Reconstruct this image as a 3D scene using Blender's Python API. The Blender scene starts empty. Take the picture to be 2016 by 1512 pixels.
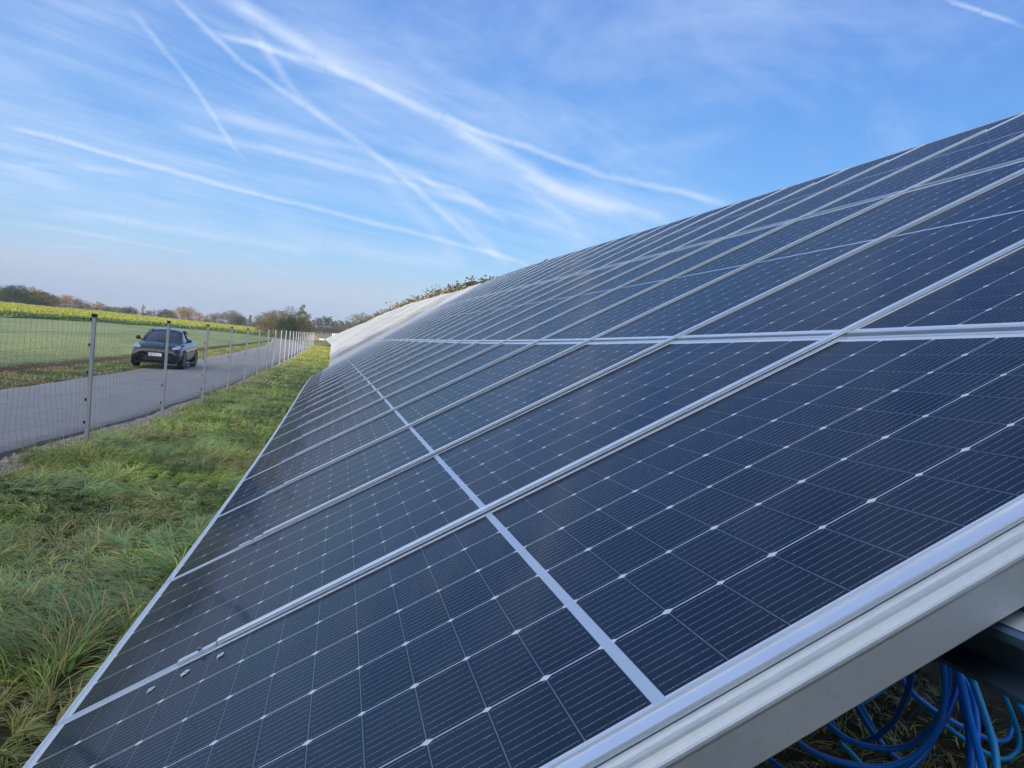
import bpy, math, random
import numpy as np
from mathutils import Matrix, Vector
random.seed(7)
sc = bpy.context.scene
C = sc.collection
PI = math.pi

# ------------------------------------------------------------------ camera
# rows of MR: world axes (X right, Y along the row of tables, Z up) seen from the camera
MR = np.array([[0.970646444190549, 0.07958551082507938, 0.22696172991708272],
               [-0.22241343550452966, -0.06210525280952795, 0.97297235381101],
               [0.0915300174113173, -0.994891493601275, -0.042581355926134566]])
F = 1544.2275
cam_d = bpy.data.cameras.new('camera')
cam = bpy.data.objects.new('camera', cam_d); C.objects.link(cam)
cam_d.sensor_width = 36.0
cam_d.lens = F / 2016 * 36
cam_d.clip_start = 0.02; cam_d.clip_end = 5000
cam.matrix_world = Matrix([[MR[0, 0], -MR[0, 1], -MR[0, 2], 0], [MR[1, 0], -MR[1, 1], -MR[1, 2], 0],
                           [MR[2, 0], -MR[2, 1], -MR[2, 2], 0], [0, 0, 0, 1]])
sc.camera = cam

def ray(px, py):
    d = MR @ np.array([(px - 1008) / F, (py - 756) / F, 1.0])
    return d / np.linalg.norm(d)
def at(px, py, Y):
    d = ray(px, py); return d * Y / d[1]

# ------------------------------------------------------------------ node helpers
class NT:
    def __init__(s, tree): s.t = tree
    def n(s, typ, **kw):
        o = s.t.nodes.new(typ)
        for k, v in kw.items(): setattr(o, k, v)
        return o
    def put(s, sock, v):
        if isinstance(v, S): s.t.links.new(v.s, sock)
        elif v is not None: sock.default_value = v
    def m(s, op, a, b=None, c=None, clamp=False):
        o = s.n('ShaderNodeMath', operation=op, use_clamp=clamp)
        for i, v in enumerate((a, b, c)):
            if v is not None: s.put(o.inputs[i], v)
        return S(s, o.outputs[0])
    def vm(s, op, a, b=None, sc_=None):
        o = s.n('ShaderNodeVectorMath', operation=op)
        s.put(o.inputs[0], a)
        if b is not None: s.put(o.inputs[1], b)
        if sc_ is not None: s.put(o.inputs[3], sc_)
        return S(s, o.outputs['Value'] if op in ('DOT_PRODUCT', 'LENGTH', 'DISTANCE') else o.outputs[0])
    def mix(s, f, a, b, blend='MIX'):
        o = s.n('ShaderNodeMix', data_type='RGBA', blend_type=blend)
        s.put(o.inputs[0], f)
        for i, v in ((6, a), (7, b)):
            if isinstance(v, (tuple, list)) and len(v) == 3: v = (*v, 1)
            s.put(o.inputs[i], v)
        return S(s, o.outputs[2])
    def ss(s, x, a, b):
        o = s.n('ShaderNodeMapRange', interpolation_type='SMOOTHSTEP')
        s.put(o.inputs[0], x); o.inputs[1].default_value = a; o.inputs[2].default_value = b
        return S(s, o.outputs[0])
    def lin(s, x, a, b, c=0., d=1.):
        o = s.n('ShaderNodeMapRange')
        s.put(o.inputs[0], x)
        for i, v in enumerate((a, b, c, d)): o.inputs[1 + i].default_value = v
        return S(s, o.outputs[0])
    def noise(s, vec, scale, detail=3, rough=.5, dist=0, col=False):
        o = s.n('ShaderNodeTexNoise'); s.put(o.inputs['Vector'], vec)
        o.inputs['Scale'].default_value = scale; o.inputs['Detail'].default_value = detail
        o.inputs['Roughness'].default_value = rough; o.inputs['Distortion'].default_value = dist
        return S(s, o.outputs['Color' if col else 'Fac'])
    def ramp(s, x, stops):
        o = s.n('ShaderNodeValToRGB'); s.put(o.inputs[0], x); cr = o.color_ramp
        while len(cr.elements) < len(stops): cr.elements.new(.5)
        for e, (p, c) in zip(cr.elements, stops): e.position = p; e.color = (*c, 1)
        return S(s, o.outputs[0])
    def comb(s, x, y, z):
        o = s.n('ShaderNodeCombineXYZ')
        for i, v in enumerate((x, y, z)): s.put(o.inputs[i], v)
        return S(s, o.outputs[0])
    def sep(s, v):
        o = s.n('ShaderNodeSeparateXYZ'); s.put(o.inputs[0], v)
        return [S(s, q) for q in o.outputs]
class S:
    def __init__(s, nt, sock): s.nt = nt; s.s = sock
    def __add__(s, o): return s.nt.m('ADD', s, o)
    def __sub__(s, o): return s.nt.m('SUBTRACT', s, o)
    def __mul__(s, o): return s.nt.m('MULTIPLY', s, o)
    def __truediv__(s, o): return s.nt.m('DIVIDE', s, o)

# ------------------------------------------------------------------ world
SUN_EL, SUN_FROM = math.radians(11.0), math.radians(207)      # azimuth the sun stands at, clockwise from +Y
world = bpy.data.worlds.new('World'); sc.world = world; world.use_nodes = True
wt = NT(world.node_tree); wt.t.nodes.clear()
wo = wt.n('ShaderNodeOutputWorld'); bg = wt.n('ShaderNodeBackground')
sky = wt.n('ShaderNodeTexSky', sky_type='NISHITA', sun_disc=False)
sky.sun_elevation = SUN_EL; sky.sun_rotation = SUN_FROM
sky.air_density = 1.0; sky.dust_density = 0.6; sky.ozone_density = 2.2; sky.altitude = 400
tc = wt.n('ShaderNodeTexCoord'); D = S(wt, tc.outputs['Generated'])
dn = wt.vm('NORMALIZE', D)
dx, dy, dz = wt.sep(dn)
dzc = wt.m('MAXIMUM', dz, 0.03)
plane = wt.comb(dx / dzc, dy / dzc, 0.0)
# warped direction so that the old contrails have ragged, drifting edges
nv = wt.vm('SUBTRACT', wt.noise(dn, 9, 4, .6, col=True), (0.5, 0.5, 0.5))
dw = wt.vm('NORMALIZE', wt.vm('ADD', dn, wt.vm('SCALE', nv, sc_=0.014)))
STREAKS = [  # photo-direction polyline, half width at start / end (radians), strength, softness
    ([(425, -20), (620, 105), (870, 232), (1100, 372), (1345, 438)], .0125, .012, .58),
    ([(860, 225), (1010, 282), (1200, 345), (1440, 405)], .0045, .006, .60),
    ([(330, -20), (470, 120), (600, 205), (760, 318), (850, 398), (940, 480), (1010, 528)], .0045, .007, .50),
    ([(0, 248), (110, 275), (240, 312), (520, 386), (880, 474), (1060, 527)], .0045, .0045, .62),
    ([(250, 10), (330, 105), (430, 240), (490, 322)], .005, .004, .42),
    ([(390, 55), (520, 92), (640, 125), (870, 236)], .0055, .006, .42),
    ([(420, 222), (700, 290), (830, 350), (1000, 442)], .009, .006, .40),
    ([(340, 250), (560, 300), (760, 352), (930, 400), (1180, 475)], .007, .006, .36),
    ([(0, 430), (120, 448), (230, 472), (420, 505)], .004, .003, .34),
    ([(80, 412), (250, 436), (460, 470), (640, 500)], .007, .009, .46),
    ([(730, 322), (800, 395), (870, 470), (920, 530)], .014, .010, .26),
    ([(1840, -10), (1930, 24), (2030, 56)], .0035, .0035, .60),
    ([(1000, 350), (1090, 410), (1170, 480)], .010, .007, .26),
    ([(780, 290), (960, 335), (1200, 380), (1420, 425)], .010, .012, .22),
    ([(490, 50), (560, 160), (640, 230)], .009, .006, .22),
    ([(0, 310), (60, 345), (160, 390)], .016, .008, .25),
    ([(500, 420), (640, 470), (760, 500), (930, 522)], .022, .014, .38),
    ([(900, 150), (980, 210), (1150, 330)], .016, .010, .14),
    ([(845, 400), (905, 425), (960, 480), (1005, 528)], .007, .008, .34),
    ([(800, 345), (900, 375), (1000, 440)], .004, .006, .40),
    ([(1020, 350), (1130, 385), (1250, 420)], .008, .014, .36),
    ([(0, 325), (140, 330), (300, 345)], .004, .006, .28),
    ([(60, 478), (240, 492)], .003, .003, .25),
    ([(700, 152), (640, 140), (560, 108), (420, 60)], .005, .005, .30),
    ([(480, 40), (530, 110), (600, 200)], .008, .005, .26),
    ([(760, 0), (830, 110), (960, 200)], .020, .014, .12),
    ([(1350, 60), (1480, 150), (1640, 230)], .020, .014, .12),
    ([(470, 500), (560, 540), (600, 560)], .006, .004, .22),
]
cl = None
for pts, w0, w1, st in STREAKS:
    nseg = len(pts) - 1
    acc = None
    # a vanishing term makes the trails evaluate one after another (keeps the shader stack small)
    dwi = dw if cl is None else wt.vm('ADD', dw, wt.vm('SCALE', (1., 1., 1.), sc_=cl * 1e-7))
    for i in range(nseg):
        a, b = ray(*pts[i]), ray(*pts[i + 1])
        n = np.cross(a, b); n /= np.linalg.norm(n)
        m1 = np.cross(n, a); m2 = np.cross(b, n)
        wa = w0 + (w1 - w0) * (i + .5) / nseg
        dist = wt.m('ABSOLUTE', wt.vm('DOT_PRODUCT', dwi, tuple(n)))
        core = wt.m('SUBTRACT', 1.0, wt.m('DIVIDE', dist, wa), clamp=True)
        e0 = .03 if i == 0 else .002
        e1 = .03 if i == nseg - 1 else .002
        k = core * wt.lin(wt.vm('DOT_PRODUCT', dwi, tuple(m1)), -.002, e0) * wt.lin(wt.vm('DOT_PRODUCT', dwi, tuple(m2)), -.002, e1)
        acc = k if acc is None else wt.m('MAXIMUM', acc, k)
    acc = acc * st
    cl = acc if cl is None else (cl + acc)
stn = wt.noise(wt.vm('MULTIPLY', dn, (22., 22., 34.)), 1.0, 6, .68)
cl = cl * wt.lin(stn, .25, .75, .45, 1.15)
# thin cirrus veils, drawn out along the streaks
rot = wt.n('ShaderNodeVectorRotate', rotation_type='Z_AXIS'); wt.put(rot.inputs[0], plane); rot.inputs['Angle'].default_value = math.radians(-43)
pr = S(wt, rot.outputs[0])
ci1 = wt.noise(wt.vm('MULTIPLY', pr, (.30, 1.25, 1.)), 1.0, 7, .62, .6)
ci2 = wt.noise(wt.vm('MULTIPLY', plane, (.22, .16, 1.)), 1.0, 3, .5)
left = wt.lin(dx, -.45, .35, .34, 0.05)
ci3 = wt.noise(wt.vm('MULTIPLY', pr, (.8, 4.2, 1.)), 1.0, 6, .65, .9)
cir = wt.ss(ci1 + (ci2 - .5) * .7 + (ci3 - .5) * .42 + left, .46, 1.05) * .52
fl1 = wt.noise(wt.vm('MULTIPLY', dn, (2.6, 2.6, 6.5)), 1.0, 7, .62, .4)
cir = cir + wt.ss(fl1, .38, .76) * wt.lin(dx, -.6, .7, .30, .50)
cir = cir * wt.lin(dz, .03, .16)
cloud = wt.m('ADD', cl, cir, clamp=True)
grad = wt.ramp(dz, [(0.0, (.36, .43, .66)), (.022, (.31, .41, .70)), (.05, (.41, .47, .70)), (.085, (.31, .53, .82)), (.14, (.19, .47, .92)), (.24, (.125, .375, .89)), (.42, (.085, .255, .78)), (.65, (.06, .19, .64)), (1.0, (.05, .16, .5))])
# the physical sky keeps its own light/dark distribution, its hue is set by what this morning's air shows
base = wt.mix(.72, wt.vm('SCALE', S(wt, sky.outputs[0]), sc_=.135), grad)
veil = wt.mix(cloud, base, (.60, .73, .97))
# the bright half of the sky around the low sun, behind the viewer
_sd = (math.sin(SUN_FROM) * math.cos(SUN_EL), math.cos(SUN_FROM) * math.cos(SUN_EL), math.sin(SUN_EL))
glow = wt.m('POWER', wt.m('MAXIMUM', wt.vm('DOT_PRODUCT', dn, _sd), 0.0), 1.3)
veil = wt.vm('ADD', veil, wt.vm('SCALE', (1.0, .95, .86), sc_=glow * 2.4))
wt.t.links.new(veil.s, bg.inputs[0]); bg.inputs[1].default_value = .80
wt.t.links.new(bg.outputs[0], wo.inputs[0])

# ------------------------------------------------------------------ sun and exposure
sun_d = bpy.data.lights.new('sun', 'SUN'); sun_d.energy = 2.8; sun_d.angle = math.radians(0.6); sun_d.color = (1.0, .86, .68)
sun = bpy.data.objects.new('sun', sun_d); C.objects.link(sun)
sdir = Vector((math.sin(SUN_FROM) * math.cos(SUN_EL), math.cos(SUN_FROM) * math.cos(SUN_EL), math.sin(SUN_EL)))
sun.rotation_euler = sdir.to_track_quat('Z', 'Y').to_euler()
sc.view_settings.view_transform = 'Standard'; sc.view_settings.look = 'None'
sc.view_settings.exposure = 0.45; sc.view_settings.gamma = 1.0
world.cycles.sampling_method='MANUAL'; world.cycles.sample_map_resolution=256
sc.cycles.max_bounces = 6; sc.cycles.volume_bounces = 0; sc.cycles.diffuse_bounces = 3

# ------------------------------------------------------------------ materials
def mat(name, base=(.5, .5, .5), rough=.6, metal=0., spec=.5, **kw):
    m = bpy.data.materials.new(name); m.use_nodes = True
    nt = NT(m.node_tree); b = m.node_tree.nodes['Principled BSDF']
    if not isinstance(base, S): b.inputs['Base Color'].default_value = (*base, 1)
    b.inputs['Roughness'].default_value = rough; b.inputs['Metallic'].default_value = metal
    b.inputs['Specular IOR Level'].default_value = spec
    for k, v in kw.items(): b.inputs[k.replace('_', ' ')].default_value = v
    return m, nt, b
def objco(nt): return S(nt, nt.n('ShaderNodeTexCoord').outputs['Object'])
def setc(nt, b, col, key='Base Color'): nt.t.links.new(col.s, b.inputs[key])
def bump(nt, b, h, strength=.3, dist=.01):
    o = nt.n('ShaderNodeBump'); o.inputs['Strength'].default_value = strength; o.inputs['Distance'].default_value = dist
    nt.put(o.inputs['Height'], h); nt.t.links.new(o.outputs[0], b.inputs['Normal'])

def noisy(name, c1, c2, scale, rough=.6, metal=0., detail=4, bs=0., bd=.01, spec=.5, lo=.35, hi=.65):
    m, nt, b = mat(name, c1, rough, metal, spec)
    n = nt.noise(objco(nt), scale, detail, .6)
    setc(nt, b, nt.mix(nt.lin(n, lo, hi), c1, c2))
    if bs: bump(nt, b, n, bs, bd)
    return m

def attr_mat(name, rough=.7, spec=.3, trans=0., nscale=0., namt=.3):
    m, nt, b = mat(name, (.1, .1, .1), rough, 0, spec)
    a = nt.n('ShaderNodeAttribute'); a.attribute_name = 'Col'
    c = S(nt, a.outputs['Color'])
    if nscale:
        n = nt.noise(objco(nt), nscale, 5, .65)
        c = nt.mix(1.0, c, nt.mix(nt.lin(n, .3, .7), (1 - namt,) * 3, (1 + namt,) * 3), 'MULTIPLY')
    setc(nt, b, c)
    if trans:
        tr = nt.n('ShaderNodeBsdfTranslucent'); nt.t.links.new(c.s, tr.inputs[0])
        mx = nt.n('ShaderNodeMixShader'); mx.inputs[0].default_value = trans
        out = [q for q in nt.t.nodes if q.type == 'OUTPUT_MATERIAL'][0]
        nt.t.links.new(b.outputs[0], mx.inputs[1]); nt.t.links.new(tr.outputs[0], mx.inputs[2]); nt.t.links.new(mx.outputs[0], out.inputs[0])
    return m

W, L, GAP, OFF, PITCH = 1.142, 2.25, .02, .04, 1.154
def laminate_material(name, dew):
    m, nt, b = mat(name, (.02, .03, .06), .16)
    v, u, _ = nt.sep(objco(nt))
    rnd = S(nt, nt.n('ShaderNodeObjectInfo').outputs['Random'])
    uc = (u - .0145) / .1855
    fu = nt.m('FRACT', uc); du = nt.m('MINIMUM', fu, nt.m('SUBTRACT', 1.0, fu)) * .1855
    s = nt.m('ABSOLUTE', v - L / 2) - .0085
    vc = s / .0905
    fv = nt.m('FRACT', vc); dv = nt.m('MINIMUM', fv, nt.m('SUBTRACT', 1.0, fv)) * .0905
    white = nt.m('LESS_THAN', du, .0012)
    # clipped cell corners: small and large ones take turns
    odd = nt.m('MODULO', nt.m('ROUND', vc), 2.0)
    cham = nt.m('LESS_THAN', du * 1.2 + dv * .8, odd * .0016 + .0074) * nt.m('LESS_THAN', nt.m('ABSOLUTE', u - W / 2), .545)
    white = nt.m('MAXIMUM', white, cham)
    margin = nt.m('MAXIMUM', nt.m('GREATER_THAN', s, 1.0865), nt.m('GREATER_THAN', nt.m('ABSOLUTE', u - W / 2), .5568))
    white = nt.m('MAXIMUM', white, margin)
    mid = nt.m('LESS_THAN', s, 0.0)
    faint = nt.m('LESS_THAN', dv, .0008)
    fb = nt.m('ABSOLUTE', nt.m('FRACT', fu * 10.0) - .5) * .01855
    bus = nt.m('LESS_THAN', fb, .00050) * nt.m('GREATER_THAN', dv, .0035)
    spk = nt.noise(nt.comb(v * 420., u * 60., 0.0), 1.0, 2, .5)
    bus = bus * nt.lin(spk, .35, .6, .3, 1.0)
    cell = nt.comb(nt.m('FLOOR', uc), nt.m('FLOOR', (v - L / 2) / .0905), rnd * 91.)
    wn = nt.n('ShaderNodeTexWhiteNoise', noise_dimensions='3D'); nt.put(wn.inputs[0], cell)
    cellc = nt.mix(S(nt, wn.outputs[0]), (.0075, .0150, .0300), (.0115, .0215, .0400))
    cellc = nt.mix(nt.ss(rnd, .35, .9), cellc, (.0100, .0220, .0370))
    col = nt.mix(faint * .55, cellc, (.20, .24, .33))
    col = nt.mix(bus * .9, col, (.27, .33, .46))
    col = nt.mix(white, col, (.52, .58, .66))
    ribbon = nt.lin(nt.noise(nt.comb(v * 30., u * 50., 0.0), 1.0, 1), .4, .6, 0., .12)
    col = nt.mix(mid, col, nt.mix(ribbon, (.36, .46, .60), (.27, .37, .50)))
    wv = objco(nt)
    dust = nt.ss(nt.noise(nt.vm('ADD', wv, nt.comb(rnd * 40., 0., 0.)), 3.2, 5, .7), .45, .85)
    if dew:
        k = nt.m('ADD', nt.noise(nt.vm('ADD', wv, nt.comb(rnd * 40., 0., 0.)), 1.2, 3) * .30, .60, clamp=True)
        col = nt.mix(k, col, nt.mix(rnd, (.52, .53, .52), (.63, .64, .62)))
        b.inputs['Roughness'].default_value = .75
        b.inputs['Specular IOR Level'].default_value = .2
    else:
        col = nt.mix(dust * .030, col, (.30, .33, .36))
        spot = nt.ss(nt.noise(nt.vm('ADD', wv, nt.comb(rnd * 40., rnd * 9., 0.)), 55., 2, .5), .775, .80)
        col = nt.mix(spot * .30, col, (.40, .42, .44))
        col = nt.mix(.012, col, (.3, .4, .6))
        nt.t.links.new(nt.lin(dust, 0, 1, .19, .30).s, b.inputs['Roughness'])
        b.inputs['IOR'].default_value = 1.11; b.inputs['Specular IOR Level'].default_value = .28
    setc(nt, b, col)
    if not dew:   # anti-reflective solar glass: a dark mirror that only wakes up at a low angle
        b.inputs['Specular IOR Level'].default_value = 0.0
        lw = nt.n('ShaderNodeLayerWeight'); lw.inputs['Blend'].default_value = .5
        fac = nt.m('MULTIPLY_ADD', nt.m('POWER', S(nt, lw.outputs['Facing']), 3.2), .235, .012)
        gl = nt.n('ShaderNodeBsdfGlossy'); gl.inputs['Color'].default_value = (.92, .95, 1., 1)
        rip = nt.noise(nt.vm('ADD', wv, nt.comb(rnd * 7., 0., 0.)), 2.3, 2)
        nt.put(gl.inputs['Roughness'], nt.lin(dust, 0, 1, .07, .20))
        bu = nt.n('ShaderNodeBump'); bu.inputs['Strength'].default_value = .12; bu.inputs['Distance'].default_value = .01
        nt.put(bu.inputs['Height'], rip); nt.t.links.new(bu.outputs[0], gl.inputs['Normal'])
        mx = nt.n('ShaderNodeMixShader'); nt.put(mx.inputs[0], fac); nt.t.links.new(b.outputs[0], mx.inputs[1]); nt.t.links.new(gl.outputs[0], mx.inputs[2])
        nt.t.links.new(mx.outputs[0], [q for q in nt.t.nodes if q.type == 'OUTPUT_MATERIAL'][0].inputs[0])
    return m
M_LAM = laminate_material('clean_laminate', False)
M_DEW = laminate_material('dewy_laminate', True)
M_FRAME = noisy('anodised_frame', (.60, .68, .76), (.68, .75, .82), 9, .34, .6)
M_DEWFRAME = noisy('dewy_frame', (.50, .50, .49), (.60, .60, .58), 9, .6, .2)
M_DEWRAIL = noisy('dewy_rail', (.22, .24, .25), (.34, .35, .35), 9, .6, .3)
M_CAP = noisy('aluminium_cap', (.58, .67, .78), (.66, .74, .83), 5, .30, .45)
def galv(name, c1, c2, rough=.45):
    m, nt, b = mat(name, c1, rough, .30)
    co = objco(nt)
    vo = nt.n('ShaderNodeTexVoronoi'); vo.inputs['Scale'].default_value = 60; nt.put(vo.inputs['Vector'], co)
    n = nt.noise(co, 6, 5, .65)
    c = nt.mix(nt.lin(n, .3, .7), c1, c2)
    sp = nt.ss(nt.noise(co, 38, 2), .70, .76)
    c = nt.mix(nt.m('MULTIPLY', S(nt, vo.outputs['Color']), .12), c, (.25, .27, .29))
    c = nt.mix(sp * .12, c, (.13, .14, .15))
    setc(nt, b, c); nt.t.links.new(nt.lin(n, .3, .7, rough - .08, rough + .1).s, b.inputs['Roughness'])
    return m
M_GALV = galv('galvanised_steel', (.44, .51, .57), (.52, .59, .64))
M_GIRD = noisy('girder_shade_blue', (.07, .13, .24), (.10, .17, .30), 6, .45, .1)  # shade and blue sky reflection put into the girder's steel colour
M_GALVP = galv('galvanised_post', (.30, .34, .38), (.40, .44, .47), .5)
M_WIRE = mat('fence_wire', (.17, .17, .165), .5, .4)[0]
M_TWIRE = mat('tension_wire', (.05, .05, .05), .6, .2)[0]
M_BLACK = mat('black_plastic', (.012, .012, .013), .5)[0]
M_BARK = noisy('bark', (.06, .045, .035), (.12, .095, .075), 6, .9)
M_LEAF = attr_mat('foliage', .85, .08, .15)
M_GRASS = attr_mat('grass_blades', .5, .35, .22)
M_CROP = attr_mat('flowering_crop', .7, .25, .2)

# ------------------------------------------------------------------ object helpers
def tag(o, label=None, cat=None, group=None, kind=None):
    if label: o['label'] = label
    if cat: o['category'] = cat
    if group: o['group'] = group
    if kind: o['kind'] = kind
    return o
def empty(name, loc=(0, 0, 0), rz=0):
    o = bpy.data.objects.new(name, None); C.objects.link(o); o.location = loc; o.rotation_euler = (0, 0, rz)
    o.empty_display_size = .1
    return o
def link(name, me, parent=None, loc=None):
    o = bpy.data.objects.new(name, me); C.objects.link(o)
    if parent: o.parent = parent
    if loc is not None: o.location = loc
    return o
class MB:
    def __init__(s): s.v = []; s.f = []
    def add(s, vs, fs):
        k = len(s.v); s.v += [tuple(map(float, q)) for q in vs]; s.f += [tuple(k + i for i in q) for q in fs]; return s
    def box(s, x0, x1, y0, y1, z0, z1):
        return s.add([(x, y, z) for x in (x0, x1) for y in (y0, y1) for z in (z0, z1)],
                     [(0, 1, 3, 2), (4, 6, 7, 5), (0, 4, 5, 1), (2, 3, 7, 6), (0, 2, 6, 4), (1, 5, 7, 3)])
    def tube(s, pts, r, n=8, cap=True, rs=None):
        pts = [Vector(p) for p in pts]; up = None; k = len(s.v)
        for i, p in enumerate(pts):
            t = (pts[min(i + 1, len(pts) - 1)] - pts[max(i - 1, 0)]).normalized()
            if up is None: up = t.orthogonal().normalized()
            up = (up - t * up.dot(t)).normalized(); sd = t.cross(up)
            rr = rs[i] if rs else r
            for a in range(n):
                q = p + (up * math.cos(a * 2 * PI / n) + sd * math.sin(a * 2 * PI / n)) * rr
                s.v.append(tuple(q))
        for i in range(len(pts) - 1):
            for a in range(n):
                b = (a + 1) % n
                s.f.append((k + i * n + a, k + i * n + b, k + (i + 1) * n + b, k + (i + 1) * n + a))
        if cap:
            s.f.append(tuple(k + a for a in reversed(range(n)))); e = k + (len(pts) - 1) * n
            s.f.append(tuple(e + a for a in range(n)))
        return s
    def extr(s, prof, x0, x1, closed=False):
        """profile in (y, z) swept along x"""
        n = len(prof); k = len(s.v)
        for x in (x0, x1): s.v += [(x, p[0], p[1]) for p in prof]
        for i in range(n if closed else n - 1):
            j = (i + 1) % n
            s.f.append((k + i, k + j, k + n + j, k + n + i))
        if closed:
            s.f.append(tuple(k + i for i in reversed(range(n)))); s.f.append(tuple(k + n + i for i in range(n)))
        return s
    def mesh(s, name, m, smooth=False):
        me = bpy.data.meshes.new(name); me.from_pydata(s.v, [], s.f); me.update()
        for q in (m if isinstance(m, (list, tuple)) else [m]): me.materials.append(q)
        if smooth: me.polygons.foreach_set('use_smooth', [True] * len(me.polygons))
        return me
    def build(s, name, m, parent=None, smooth=False): return link(name, s.mesh(name, m, smooth), parent)
def npmesh(name, V, Q, m, col=None, smooth=False):
    """V (n,3), Q (k,4) quads, col (k,3) per face"""
    me = bpy.data.meshes.new(name); V = np.asarray(V, np.float32); Q = np.asarray(Q, np.int32)
    me.vertices.add(len(V)); me.vertices.foreach_set('co', V.ravel())
    nf, nk = Q.shape
    me.loops.add(nf * nk); me.loops.foreach_set('vertex_index', Q.ravel())
    me.polygons.add(nf); me.polygons.foreach_set('loop_start', np.arange(0, nf * nk, nk, dtype=np.int32))
    if smooth: me.polygons.foreach_set('use_smooth', np.ones(nf, bool))
    me.update(calc_edges=True)
    if col is not None:
        a = me.color_attributes.new('Col', 'FLOAT_COLOR', 'POINT')
        if len(col) == nf:
            vc = np.zeros((len(V), 4), np.float32); vc[:, 3] = 1
            vc[Q.ravel(), :3] = np.repeat(np.asarray(col, np.float32), nk, 0)
        else:
            vc = np.ones((len(V), 4), np.float32); vc[:, :3] = col
        a.data.foreach_set('color', vc.ravel())
    me.materials.append(m)
    return me
def copy_tree(o, parent=None):
    c = o.copy(); C.objects.link(c)
    if parent: c.parent = parent
    for ch in o.children: copy_tree(ch, c)
    return c

# value noise for numpy
_rs = np.random.default_rng(3); _G = _rs.random((256, 256))
def vn(x, y, s=1.0, off=0):
    x = np.asarray(x, float) * s + 17.3 + off; y = np.asarray(y, float) * s + 5.1 + off * 1.7
    xi = np.floor(x).astype(int); yi = np.floor(y).astype(int); fx = x - xi; fy = y - yi
    fx = fx * fx * (3 - 2 * fx); fy = fy * fy * (3 - 2 * fy)
    g = lambda a, b: _G[a % 256, b % 256]
    return (g(xi, yi) * (1 - fx) + g(xi + 1, yi) * fx) * (1 - fy) + (g(xi, yi + 1) * (1 - fx) + g(xi + 1, yi + 1) * fx) * fy
def fbm(x, y, s=1.0, off=0): return (vn(x, y, s, off) + .5 * vn(x, y, s * 2.1, off + 9) + .25 * vn(x, y, s * 4.3, off + 21)) / 1.75

# ------------------------------------------------------------------ terrain
def gz(x, y):
    x = np.asarray(x, float); y = np.asarray(y, float)
    z = np.interp(y, [-20, 2, 11, 16, 21, 33, 60, 130, 200, 385, 900], [-1.55, -1.62, -1.72, -1.90, -1.98, -2.05, -2.15, -2.10, -1.75, -.45, -.45])
    z = z + .0145 * np.clip(-x - 11, 0, 70) * np.clip(y / 30, 0, 1) + .001 * np.clip(y - 60, 0, 120) * np.clip((-x - 9) / 8, 0, 1)
    z = z - .02 * np.clip(-x - 90, 0, 200)
    z = z + (fbm(x, y, .9) - .5) * .10 * np.clip((x + 3.2) / .6, 0, 1)
    return z
def road_edges(y):
    r = np.interp(y, [-40, 9, 13, 19, 28, 60, 110, 165, 230], [-3.8, -3.55, -3.42, -3.40, -3.2, -3.15, -3.1, -8.0, -24])
    l = np.interp(y, [-40, 20, 30, 58, 100, 165, 230], [-7.2, -7.2, -7.15, -7.25, -7.6, -11.6, -28])
    return l, r
ys = np.concatenate([np.arange(-60, 0, 4), np.arange(0, 24, .3), np.arange(24, 70, .7), np.arange(70, 200, 3), np.array([210, 230, 260, 300, 360, 440, 540, 660, 780, 880])])
xs = np.concatenate([np.array([-860, -600, -400, -300, -220]), np.arange(-170, -60, 6), np.arange(-60, -24, 2), np.arange(-24, -12, .6), np.arange(-12, -2, .2),
                     np.arange(-2, 8, .4), np.arange(8, 40, 4), np.array([40, 60, 100, 180, 300, 500, 860])])
GX, GY = np.meshgrid(xs, ys); GZ = gz(GX, GY)
le, re = road_edges(GY)
jit = (fbm(GX, GY, 1.6, 3) - .5) * .7
inroad = (GX > le + .05) & (GX < re - .05)
GZ = GZ - np.where(inroad, .07, 0)
def lerp(a, b, t): return np.asarray(a) * (1 - t[..., None]) + np.asarray(b) * t[..., None]
pn = fbm(GX, GY, .35, 5); pf = fbm(GX, GY, 2.3, 8)
gcol = lerp((.045, .050, .020), (.085, .070, .035), np.clip((pf - .35) * 2.5, 0, 1))
gcol = lerp(gcol, (.10, .13, .035), np.clip((pn - .45) * 3, 0, 1) * .5)
field = lerp((.25, .28, .13), (.19, .24, .10), np.clip((fbm(GX, GY * .2, .35, 31) - .35) * 3, 0, 1))
field = lerp(field, (.29, .28, .17), np.clip((fbm(GX, GY * .5, .12, 40) - .5) * 4, 0, 1) * .6)
gcol = lerp(gcol, field, np.clip((-10.2 - GX + jit) / .6, 0, 1))
brown = np.exp(-((GX + 9.7 + .3 * np.sin(GY * .12) + jit) / .55) ** 2) * np.clip((95 - GY) / 20, 0, 1) * np.clip((pf - .25) * 3, 0.15, 1)
gcol = lerp(gcol, (.13, .062, .045), np.clip(brown, 0, 1))
verge = np.clip(1 - np.abs(GX + 8.3 + jit) / .9, 0, 1)
gcol = lerp(gcol, lerp((.10, .105, .04), (.07, .12, .035), np.clip((pf - .3) * 3, 0, 1)), verge)
grav = np.clip((GX - re + .25) / .1, 0, 1) * np.clip((re + .85 + jit * 1.2 - GX) / .25, 0, 1) * np.clip((135 - GY) / 20, 0, 1)
gcol = lerp(gcol, (.30, .26, .21), grav * .9)
soil = np.clip((GX + .3) / 1.2, 0, 1) * np.clip((60 - GY) / 20, 0, 1)  # deep shade under the tables put into the ground colour
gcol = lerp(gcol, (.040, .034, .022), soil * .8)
gcol = lerp(gcol, (.20, .23, .08), np.clip((GY - 125) / 10, 0, 1) * np.clip((GX + 10) / 2, 0, 1))
ny, nx = GX.shape
V = np.stack([GX, GY, GZ], -1).reshape(-1, 3)
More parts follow.
